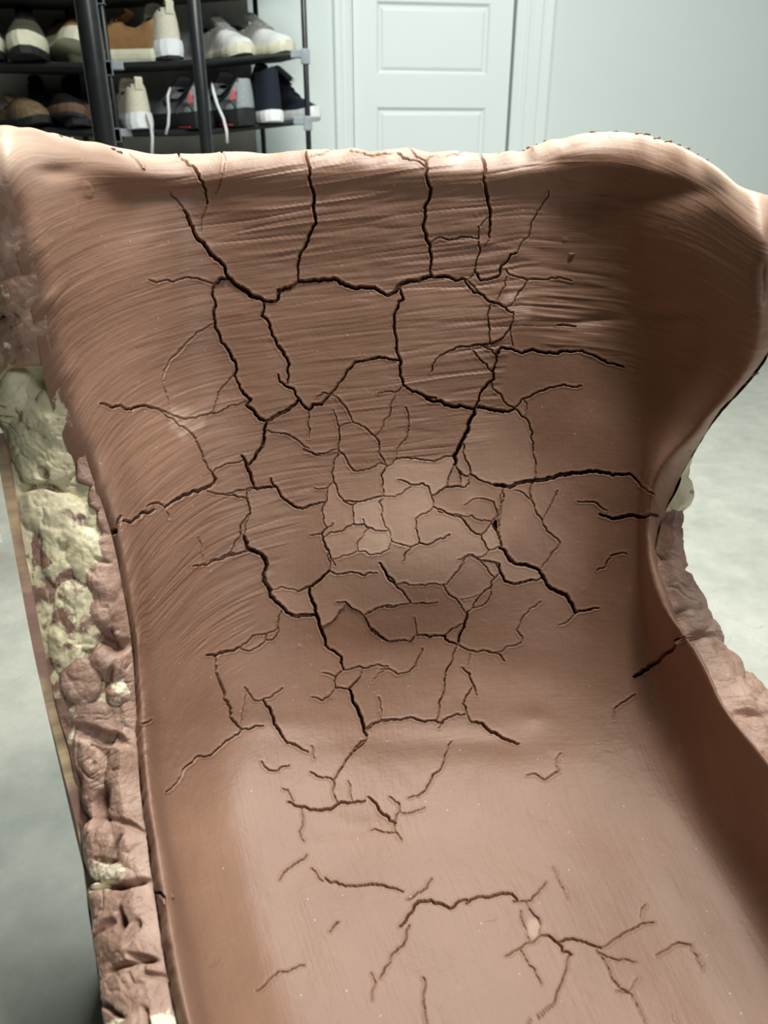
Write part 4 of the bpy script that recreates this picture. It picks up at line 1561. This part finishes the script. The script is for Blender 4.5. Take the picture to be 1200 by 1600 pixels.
def in_rack(name, me, mat):
    o = link(name, me, mat, rack)
    me.transform(Matrix.Translation(-ROFF))
    return o


for px, Y in [(p, RY0) for p in posts_f] + [(p, RY1) for p in posts_b]:
    x, y = post_xy(px, Y)
    in_rack('post', tube_mesh('post', [(x, y, 0), (x, y, 1.7)], 0.0085), M_BLACK)
xr = {p: post_xy(p, RY0)[0] for p in posts_f}
xb = {p: post_xy(p, RY1)[0] for p in posts_b}
dz_t = shelf_z(200, 0) - shelf_z(200, 1)
for tier in range(-4, 4):
    for (pa, pb), (qa, qb) in (((478, 172), (405, 118)), ((172, -150), (118, -190))):
        nseg = 12
        top_, bot_ = [], []
        fr_pts, bk_pts = [], []
        for i in range(nseg + 1):
            t = i / nseg
            px = pa + (pb - pa) * t
            z = shelf_z(px, 0) if tier == 0 else shelf_z(px, 1)
            if tier > 0:
                z = shelf_z(px, 0) + tier * dz_t
            elif tier < -1:
                z = shelf_z(px, 1) + (tier + 1) * dz_t
            if z < 0.05 or z > 1.65:
                continue
            xf = xr[pa] + (xr[pb] - xr[pa]) * t
            xk = xb[qa] + (xb[qb] - xb[qa]) * t
            fr_pts.append(Vector((xf, RY0, z)))
            bk_pts.append(Vector((xk, RY1, z + 0.004)))
        if len(fr_pts) < nseg + 1:
            continue
        v, f = [], []
        nn = len(fr_pts)
        for d in (0.004, -0.006):
            for a, b in zip(fr_pts, bk_pts):
                for t in (0.0, 0.5, 1.0):
                    sag = -0.006 * 4 * t * (1 - t)
                    q = a.lerp(b, t)
                    v.append((q.x, q.y, q.z + d + sag))
        base = nn * 3
        for i in range(nn - 1):
            for t in range(2):
                a = i * 3 + t
                f.append((a, a + 3, a + 4, a + 1))
                f.append((base + a, base + a + 1, base + a + 4, base + a + 3))
            f.append((i * 3, base + i * 3, base + i * 3 + 3, i * 3 + 3))
            f.append((i * 3 + 2, i * 3 + 5, base + i * 3 + 5, base + i * 3 + 2))
        in_rack('shelf_cloth', fix_normals(mesh_from('shelf_cloth', v, f)), M_CLOTH)
        in_rack('shelf_rail', tube_mesh('shelf_rail', fr_pts, 0.0085), M_BLACK)
        in_rack('shelf_rail', tube_mesh('shelf_rail', bk_pts, 0.0075), M_BLACK)
        for q in (fr_pts[0], fr_pts[-1]):
            bm = bmesh.new()
            for A, B in (((-0.013, -0.013, -0.028), (0.013, 0.013, 0.014)),):
                me = box_mesh('connector', Vector(A) + q, Vector(B) + q, 0.004)
            con = in_rack('connector', me, M_GREYPL)
            s = -1 if q is fr_pts[0] else 1
            me = box_mesh('connector_sleeve', q + Vector((min(0, s * 0.045), -0.0115, -0.0115)), q + Vector((max(0, s * 0.045), 0.0115, 0.0115)), 0.004)
            in_rack('connector_sleeve', me, M_GREYPL).parent = con
# added sheet behind the rack, standing in for the shaded wall
cv, cf = [], []
xl_, xr_ = xb[-190], at(392, 110, RY1).x
for i in range(41):
    x = xl_ + (xr_ - xl_) * i / 40
    w = 0.006 * math.sin(i * 1.3) + 0.004 * math.sin(i * 2.9)
    for z in (0.12, 0.5, 0.9, 1.3, 1.66):
        cv.append((x, RY1 + 0.016 + w * (1.66 - z), z))
for i in range(40):
    for j in range(4):
        a = i * 5 + j
        cf.append((a, a + 5, a + 6, a + 1))
cvr = in_rack('wall_shade_sheet', mesh_from('wall_shade_sheet', cv, cf, True), M_SHADE_SHEET)

# ------------------------------------------------------------------ nearer black frame
fr = empty('clothes_rail', (at(145, 110, 1.42).x, 1.42, 0))
tag(fr, 'thick black metal upright frame standing in front of the shoe rack', 'metal frame')
FO = fr.location.copy()
pA = at(147, 110, 1.42)
pB = at(311, 110, 2.25)
for p, r_ in ((pA, 0.0175), (pB, 0.0165)):
    top_in = Vector((p.x - 0.0 * p.z, p.y, 1.75))
    link('upright', tube_mesh('upright', [Vector((p.x + 0.004, p.y, 0.02)) - FO, top_in - FO], r_, 16), M_BLACK, fr)
    link('foot', tube_mesh('foot', [Vector((p.x - 0.16, p.y - 0.06, 0.0165)) - FO, Vector((p.x + 0.16, p.y + 0.06, 0.0165)) - FO], 0.016, 12), M_BLACK, fr)
link('top_bar', tube_mesh('top_bar', [Vector((pA.x, pA.y, 1.75)) - FO, Vector((pB.x, pB.y, 1.75)) - FO], 0.015, 12), M_BLACK, fr)
link('cross_bar', tube_mesh('cross_bar', [Vector((pA.x, pA.y, 0.07)) - FO, Vector((pB.x, pB.y, 0.07)) - FO], 0.012, 12), M_BLACK, fr)


# ------------------------------------------------------------------ shoes
def leather(name, col, rough=0.5):
    return plain(name, col, rough, 0.16, 40, 0.08)


M_OLIVE = leather('olive_leather', (0.105, 0.092, 0.062))
M_TAN = leather('tan_leather', (0.27, 0.145, 0.060))
M_CREAM = plain('cream_rubber', (0.70, 0.68, 0.52), 0.5, 0.08)
M_WHITE = plain('white_leather', (0.72, 0.73, 0.70), 0.45, 0.10, 30)
M_WHITER = plain('white_rubber', (0.82, 0.84, 0.86), 0.4, 0.05)
M_BEIGE = plain('beige_knit', (0.66, 0.62, 0.50), 0.8, 0.1, 120, 0.2)
M_DARK = plain('dark_lining', (0.012, 0.012, 0.013), 0.9, 0.2)
M_RUBBER = plain('black_rubber', (0.015, 0.016, 0.018), 0.6, 0.2)
M_GREY = plain('grey_mesh', (0.30, 0.33, 0.35), 0.7, 0.12, 150, 0.2)
M_GREYD = plain('dark_grey_mesh', (0.11, 0.12, 0.125), 0.7, 0.12, 150, 0.2)
M_CORAL = plain('coral_trim', (0.75, 0.16, 0.16), 0.5, 0.08)
M_DRED = plain('dark_red_rubber', (0.30, 0.03, 0.035), 0.6, 0.08)
M_NAVY = plain('navy_canvas', (0.010, 0.013, 0.026), 0.85, 0.25, 220, 0.2)
M_FUZZ = plain('brown_suede', (0.17, 0.115, 0.06), 0.95, 0.35, 90, 0.5)
M_BROWN = leather('brown_leather', (0.13, 0.075, 0.045), 0.5)
M_LACE = plain('white_lace', (0.74, 0.75, 0.74), 0.8, 0.06)
M_BLKSH = leather('black_leather', (0.010, 0.010, 0.011), 0.45)


def shoe_profiles(kind):
    s = np.linspace(0, 1, 30)
    hw = np.interp(s, [0, .03, .10, .25, .45, .62, .75, .88, .96, 1.0], [.012, .026, .034, .034, .035, .044, .048, .043, .028, .010])
    if kind == 'high':
        top = np.interp(s, [0, .04, .15, .30, .42, .52, .65, .82, .95, 1.0], [.155, .160, .155, .158, .140, .105, .075, .060, .046, .030])
        col = np.interp(s, [0, .02, .05, .32, .40, 1], [0, .5, 1, 1, 0, 0])
    elif kind == 'slip':
        top = np.interp(s, [0, .04, .2, .38, .5, .62, .78, .92, 1.0], [.050, .052, .050, .058, .075, .078, .068, .052, .030])
        col = np.interp(s, [0, .02, .05, .36, .46, 1], [0, .5, 1, 1, 0, 0])
    else:
        top = np.interp(s, [0, .04, .12, .24, .36, .46, .60, .75, .90, .97, 1.0], [.105, .112, .100, .086, .094, .102, .084, .066, .056, .045, .030])
        col = np.interp(s, [0, .02, .06, .32, .42, 1], [0, .5, 1, 1, 0, 0])
    return s, hw, top, col


SHOE_CACHE = {}


def make_shoe(name, kind, upper, sole, outsole=None, lining=None, L=0.285, scale=1.0, sole_h=0.028, heel_tab=None, out_h=0.009,
              laces=None, lace_tail=None, extra=None, tongue=None):
    root = empty(name, (0, 0, 0))
    lining = lining or M_DARK
    s, hw, top, col = shoe_profiles(kind)
    top = top + max(0.0, sole_h - 0.026)
    n = len(s)
    xs = (s - 0.5) * L
    zb = sole_h + 0.012 * np.clip((s - 0.8) / 0.2, 0, 1) ** 2
    # outer upper: ring from left sole line over the top (or to the collar rim) to the right
    K = 9
    ov, of, iv, jf = [], [], [], []
    bend = 0.008 * np.sin(s * math.pi)
    for i in range(n):
        h = top[i] - zb[i]
        w = hw[i]
        for k in range(2 * K + 1):
            a = (k - K) / K                                  # -1 .. 1
            c = col[i]
            # closed section: superellipse arch
            ang = (1 - abs(a)) * math.pi / 2
            yc, zc = w * math.cos(ang) ** 0.7 * np.sign(a), h * math.sin(ang) ** 0.9
            # open section: wall leaning slightly inwards
            t = 1 - abs(a)
            yo = (w * (1 - 0.28 * t ** 1.5)) * np.sign(a) if a != 0 else 0.0
            zo = h * min(1.0, t * 1.0)
            if abs(a) < 1e-6:
                yo = 0
            y_, z_ = yc * (1 - c) + yo * c, zc * (1 - c) + zo * c
            ov.append((xs[i], y_ + bend[i], zb[i] + z_))
    W = 2 * K + 1
    for i in range(n - 1):
        for k in range(2 * K):
            mid = k in (K - 1, K)
            if mid and (col[i] > 0.55 or col[i + 1] > 0.55):
                continue                                     # collar opening
            of.append((i * W + k, (i + 1) * W + k, (i + 1) * W + k + 1, i * W + k + 1))
    # heel closure
    of.append(tuple(range(0, W)))
    of.append(tuple(range((n - 1) * W, n * W)))
    me = mesh_from('upper', ov, of, True)
    fix_normals(me)
    link('upper', me, upper, root)
    # lining: cup inside the collar
    ids = [i for i in range(n) if col[i] > 0.45]
    for i in ids:
        h = top[i] - zb[i]
        t = 1 - 1 / K
        wr = hw[i] * (1 - 0.28 * t ** 1.5) * 0.97
        zr = zb[i] + h * t
        for y_, z_ in ((-wr, zr), (-wr * 0.85, zr - 0.4 * h), (-wr * 0.5, zb[i] + 0.006), (wr * 0.5, zb[i] + 0.006), (wr * 0.85, zr - 0.4 * h), (wr, zr)):
            iv.append((xs[i], y_ + bend[i], z_))
    for q in range(len(ids) - 1):
        for k in range(5):
            jf.append((q * 6 + k, q * 6 + 6 + k, q * 6 + 7 + k, q * 6 + k + 1))
    jf.append(tuple(range(6)))
    jf.append(tuple(range((len(ids) - 1) * 6, len(ids) * 6)))
    link('lining', mesh_from('lining', iv, jf, True), lining, root)

    def slab(z0, z1, grow, mat, nm, toe=0.012):
        v, f = [], []
        levels = 4
        for l in range(levels):
            u = l / (levels - 1)
            gz = grow - 0.0025 * (abs(u - 0.5) * 2) ** 3
            for sd in (1, -1):
                rng_ = range(n) if sd == 1 else range(n - 1, -1, -1)
                for i in rng_:
                    cur = toe * max(0, (s[i] - 0.78) / 0.22) ** 2 + 0.004 * max(0, (0.06 - s[i]) / 0.06)
                    ex = (s[i] - 0.5) * (L + 2 * grow)
                    v.append((ex, sd * (hw[i] + gz) + bend[i], z0 + (z1 - z0) * u + cur))
        m = 2 * n
        for l in range(levels - 1):
            for i in range(m):
                f.append((l * m + i, l * m + (i + 1) % m, (l + 1) * m + (i + 1) % m, (l + 1) * m + i))
        f.append(tuple(range(m - 1, -1, -1)))
        f.append(tuple(range((levels - 1) * m, levels * m)))
        me2 = fix_normals(mesh_from(nm, v, f, False))
        return link(nm, me2, mat, root)
    z0 = out_h if outsole else 0.0
    slab(z0, sole_h + 0.006, 0.0045, sole, 'midsole' if outsole else 'sole')
    if outsole:
        slab(0.0, z0 + 0.0005, 0.004, outsole, 'outsole')
    # tongue
    ti = int(0.40 * n)
    tz = top[ti]
    tv, tf = [], []
    for i, (dx, dz, w) in enumerate(((0.045, -0.014, .018), (0.02, 0.004, .021), (-0.008, 0.020, .023), (-0.022, 0.030, .020))):
        for j in range(5):
            a = (j - 2) / 2
            tv.append((xs[ti] + dx, a * w + bend[ti], tz + dz - 0.006 * a * a))
            tv.append((xs[ti] + dx - 0.004, a * w + bend[ti], tz + dz - 0.006 - 0.006 * a * a))
    for i in range(3):
        for j in range(4):
            a = i * 10 + j * 2
            tf.append((a, a + 10, a + 12, a + 2))
            tf.append((a + 1, a + 3, a + 13, a + 11))
    tf.append((30, 31, 33, 35, 37, 39, 38, 36, 34, 32))
    link('tongue', fix_normals(mesh_from('tongue', tv, tf, True)), tongue or upper, root)
    if laces:
        for q in range(4):
            i = int((0.44 + 0.055 * q) * n)
            zt = top[i] + 0.003
            w = 0.020
            pts = [(xs[i] + 0.004 * (-1) ** q, -w + bend[i], zt - 0.008), (xs[i], -w * 0.4 + bend[i], zt), (xs[i] + 0.002, w * 0.4 + bend[i], zt), (xs[i] - 0.004 * (-1) ** q, w + bend[i], zt - 0.008)]
            link('lace', tube_mesh('lace', pts, 0.0028, 6), laces, root)
    if heel_tab:
        v = []
        for z_, x_ in ((top[1] - 0.020, xs[0] - 0.003), (top[1] + 0.004, xs[0] - 0.010), (top[1] + 0.010, xs[0] - 0.002), (top[1] + 0.002, xs[0] + 0.010)):
            v += [(x_, -0.010, z_), (x_, 0.010, z_), (x_ + 0.004, -0.010, z_ - 0.003), (x_ + 0.004, 0.010, z_ - 0.003)]
        f = []
        for i in range(3):
            a = i * 4
            f += [(a, a + 4, a + 5, a + 1), (a + 2, a + 3, a + 7, a + 6), (a, a + 2, a + 6, a + 4), (a + 1, a + 5, a + 7, a + 3)]
        f += [(0, 1, 3, 2), (12, 14, 15, 13)]
        link('pull_tab', fix_normals(mesh_from('pull_tab', v, f)), heel_tab, root)
    root['L'] = L
    root.scale = (scale,) * 3

    def surf(si, side, frac):
        """point just outside the upper: si along, side +1/-1, frac 0 sole .. 1 rim"""
        i = min(n - 1, max(0, int(round(si * (n - 1)))))
        h = top[i] - zb[i]
        c = col[i]
        t = frac
        ang = t * math.pi / 2
        yc, zc = hw[i] * math.cos(ang) ** 0.7, h * math.sin(ang) ** 0.9
        yo, zo = hw[i] * (1 - 0.28 * t ** 1.5), h * t
        return Vector((xs[i], side * (yc * (1 - c) + yo * c + 0.0015) + bend[i], zb[i] + zc * (1 - c) + zo * c))
    root['kind_'] = kind
    return root, surf


def patch(root, surf, outline, side, mat, name, dens=1):
    """flat appliqué following the side of a shoe; outline is a list of (along, up)"""
    v = [surf(a, side, b) for a, b in outline]
    n = len(v)
    o = Vector((0, side * 0.0022, 0))
    vv = v + [p + o for p in v]
    f = [tuple(range(n)), tuple(range(n, 2 * n))] + [(i, (i + 1) % n, n + (i + 1) % n, n + i) for i in range(n)]
    return link(name, fix_normals(mesh_from(name, vv, f)), mat, root)


def strip_patch(root, surf, path, w, side, mat, name):
    pts = [surf(a, side, b) + Vector((0, side * 0.001, 0)) for a, b in path]
    return link(name, tube_mesh(name, pts, [w * k for k in np.interp(np.linspace(0, 1, len(pts)), [0, .2, .8, 1], [0.35, 1, 1, .35])], 8), mat, root)


def place(root, px, tier, yaw, Y, roll=0.0, dz=0.0, pitch=0.0, label='', group='shoes on the rack', cat='shoe'):
    p = at(px, 110 if tier == 0 else 195, Y)
    z = shelf_z(px, tier) + 0.0085 + dz
    root.location = (p.x, Y, z)
    root.rotation_euler = (R(roll), R(pitch), R(yaw))
    for k in ('L', 'kind_'):
        if k in root:
            del root[k]
    tag(root, label, cat, group)
    return root


def hang(root, pts, rad=0.0028, mat=None):
    """loose lace through world points, part of the shoe"""
    bpy.context.view_layer.update()
    inv = root.matrix_world.inverted()
    me = tube_mesh('loose_lace', [inv @ Vector(p) for p in pts], rad, 6, 1.0)
    return link('loose_lace', me, mat or M_LACE, root)


TOPSH, LOWSH = 'shoes on the upper shelf of the rack', 'shoes on the lower shelf of the rack'
# upper shelf
r, sf = make_shoe('leather_shoe', 'low', M_OLIVE, M_CREAM, M_RUBBER, scale=1.15, sole_h=0.046, out_h=0.019, laces=M_DARK, tongue=M_BLKSH)
place(r, 47, 0, -69, 2.80, label='olive leather shoe with cream sole, toe to the front, beside the tilted tan shoe', group=TOPSH)
r, sf = make_shoe('leather_shoe', 'low', M_OLIVE, M_CREAM, M_RUBBER, scale=1.15, sole_h=0.046, out_h=0.019, laces=M_DARK, tongue=M_BLKSH)
place(r, -20, 0, -67, 2.80, label='olive leather shoe with cream sole cut by the left picture edge', group=TOPSH)
r, sf = make_shoe('casual_shoe', 'low', M_TAN, M_CREAM, scale=1.12, sole_h=0.030, laces=M_BROWN)
place(r, 103, 0, -50, 2.82, roll=-33, dz=0.034, label='tan shoe tipped on its side showing its pale sole, left of the thick post', group=TOPSH)
r, sf = make_shoe('casual_shoe', 'low', M_TAN, M_CREAM, scale=1.18, sole_h=0.026, laces=M_BROWN, lining=M_BROWN)
place(r, 190, 0, 165, 2.81, label='tan leather shoe with cream sole, heel to the right, beside the white high-heeled-tab sneaker', group=TOPSH)
r['label'] = 'upright tan leather shoe with cream sole, touching the beige sneaker on the upper shelf'
r, sf = make_shoe('sneaker', 'low', M_BEIGE, M_WHITER, M_RUBBER, scale=1.18, sole_h=0.040, heel_tab=M_CREAM, laces=M_LACE)
place(r, 247, 0, 122, 2.87, label='beige sneaker with thick white sole seen from its heel on the upper shelf', group=TOPSH)
r, sf = make_shoe('white_sneaker', 'low', M_WHITE, M_CREAM, scale=1.04, sole_h=0.022, laces=M_LACE, lining=M_GREYD)
place(r, 352, 0, -52, 2.84, label='white leather sneaker beside the thinner thick post, left of its pair', group=TOPSH)
r['label'] = 'white leather lace-up sneaker, the left one of the white pair on the upper shelf'
r, sf = make_shoe('white_sneaker', 'low', M_WHITE, M_CREAM, scale=1.04, sole_h=0.022, laces=M_LACE, lining=M_GREYD)
place(r, 408, 0, -46, 2.85, label='white leather lace-up sneaker, the right one of the white pair, near the shelf end', group=TOPSH)
# lower shelf
r, sf = make_shoe('suede_slipper', 'slip', M_FUZZ, M_RUBBER, scale=1.1, sole_h=0.014)
place(r, 30, 1, -40, 2.80, label='fuzzy brown suede slipper at the left end of the lower shelf', group=LOWSH)
r, sf = make_shoe('loafer', 'slip', M_BLKSH, M_BROWN, M_RUBBER, scale=1.1, sole_h=0.026)
place(r, 92, 1, -48, 2.80, roll=-16, dz=0.018, label='black loafer with brown welt leaning beside the suede slipper', group=LOWSH)
r, sf = make_shoe('loafer', 'slip', M_BROWN, M_RUBBER, scale=1.0, sole_h=0.016)
place(r, 128, 1, -75, 2.83, label='brown leather loafer half hidden behind the thick black post', group=LOWSH)
r, sf = make_shoe('ankle_boot', 'high', M_BLKSH, M_RUBBER, scale=0.95, sole_h=0.024)
place(r, 62, 1, -70, 2.885, label='black boot in the shadow behind the slipper', group=LOWSH)
r, sf = make_shoe('ankle_boot', 'high', M_BLKSH, M_RUBBER, scale=0.97, sole_h=0.024)
place(r, 112, 1, -80, 2.90, label='black boot in the shadow behind the brown loafer', group=LOWSH)
r, sf = make_shoe('dark_sneaker', 'low', M_GREYD, M_RUBBER, scale=1.0, sole_h=0.020, laces=M_LACE)
place(r, 166, 1, -68, 2.86, label='dark grey sneaker squeezed between the thick post and the thin post', group=LOWSH)
r, sf = make_shoe('sneaker', 'low', M_BEIGE, M_WHITER, scale=1.12, sole_h=0.034, heel_tab=M_CREAM, laces=M_LACE)
place(r, 207, 1, 118, 2.84, label='beige sneaker with loose hanging lace seen from its heel on the lower shelf', group=LOWSH)
hang(r, [at(222, 172, 2.74), at(231, 180, 2.69), at(236, 196, 2.69), at(238, 215, 2.69), at(237, 250, 2.69)], 0.0048)


def running_shoe(scale, label, px, yaw, Y, side):
    r, sf = make_shoe('running_shoe', 'low', M_GREY, M_RUBBER, scale=scale, sole_h=0.036, laces=M_LACE, lining=M_GREYD, tongue=M_GREYD)
    # dark quarter, hooked stripe mark outlined in black, coral heel piece and a coral line in the sole
    patch(r, sf, [(0.02, .08), (0.30, .05), (0.42, .30), (0.30, .42), (0.12, .40), (0.02, .50)], side, M_GREYD, 'side_overlay')
    strip_patch(r, sf, [(0.02, .92), (0.14, .80), (0.27, .62), (0.40, .36), (0.47, .24), (0.53, .26), (0.54, .42)], 0.0036, side, M_BLKSH, 'stripe_mark')
    strip_patch(r, sf, [(0.02, .92), (0.14, .66), (0.26, .44), (0.36, .18)], 0.0032, side, M_BLKSH, 'stripe_mark')
    patch(r, sf, [(0.03, .30), (0.12, .36), (0.06, .70)], side, M_CORAL, 'heel_accent')
    pts = [Vector(((q - 0.5) * 0.285, side * (0.0395 + 0.006 * math.sin(q * 3)) + 0.008 * math.sin(q * math.pi), 0.004)) for q in np.linspace(0.06, 0.26, 6)]
    link('sole_stripe', tube_mesh('sole_stripe', pts, 0.002, 6), M_DRED, r)
    place(r, px, 1, yaw, Y, label=label, group=LOWSH)
    return r


r = running_shoe(1.12, 'grey running shoe with black hooked stripe, pointing left, left of the middle post', 285, 131, 2.83, 1)
hang(r, [at(266, 138, 2.75), at(262, 150, 2.715), at(264, 175, 2.705), at(263, 195, 2.70), at(259, 210, 2.70)], 0.0040)
r = running_shoe(1.16, 'grey running shoe with coral heel accent beside the navy high-tops', 350, 129, 2.83, 1)
hang(r, [at(331, 130, 2.77), at(334, 145, 2.72), at(340, 165, 2.705), at(349, 185, 2.70), at(354, 205, 2.70), at(355, 224, 2.70)], 0.0042)
for px, yaw, Y, lb_ in ((411, 115, 2.80, 'navy canvas high-top seen from its heel, next to the grey running shoe'),
                        (450, -40, 2.88, 'navy canvas high-top with toe to the right, at the right end of the lower shelf')):
    r, sf = make_shoe('high_top', 'high', M_NAVY, M_WHITER, scale=0.98, sole_h=0.026, L=0.27, laces=M_NAVY)
    place(r, px, 1, yaw, Y, label=lb_, group=LOWSH)
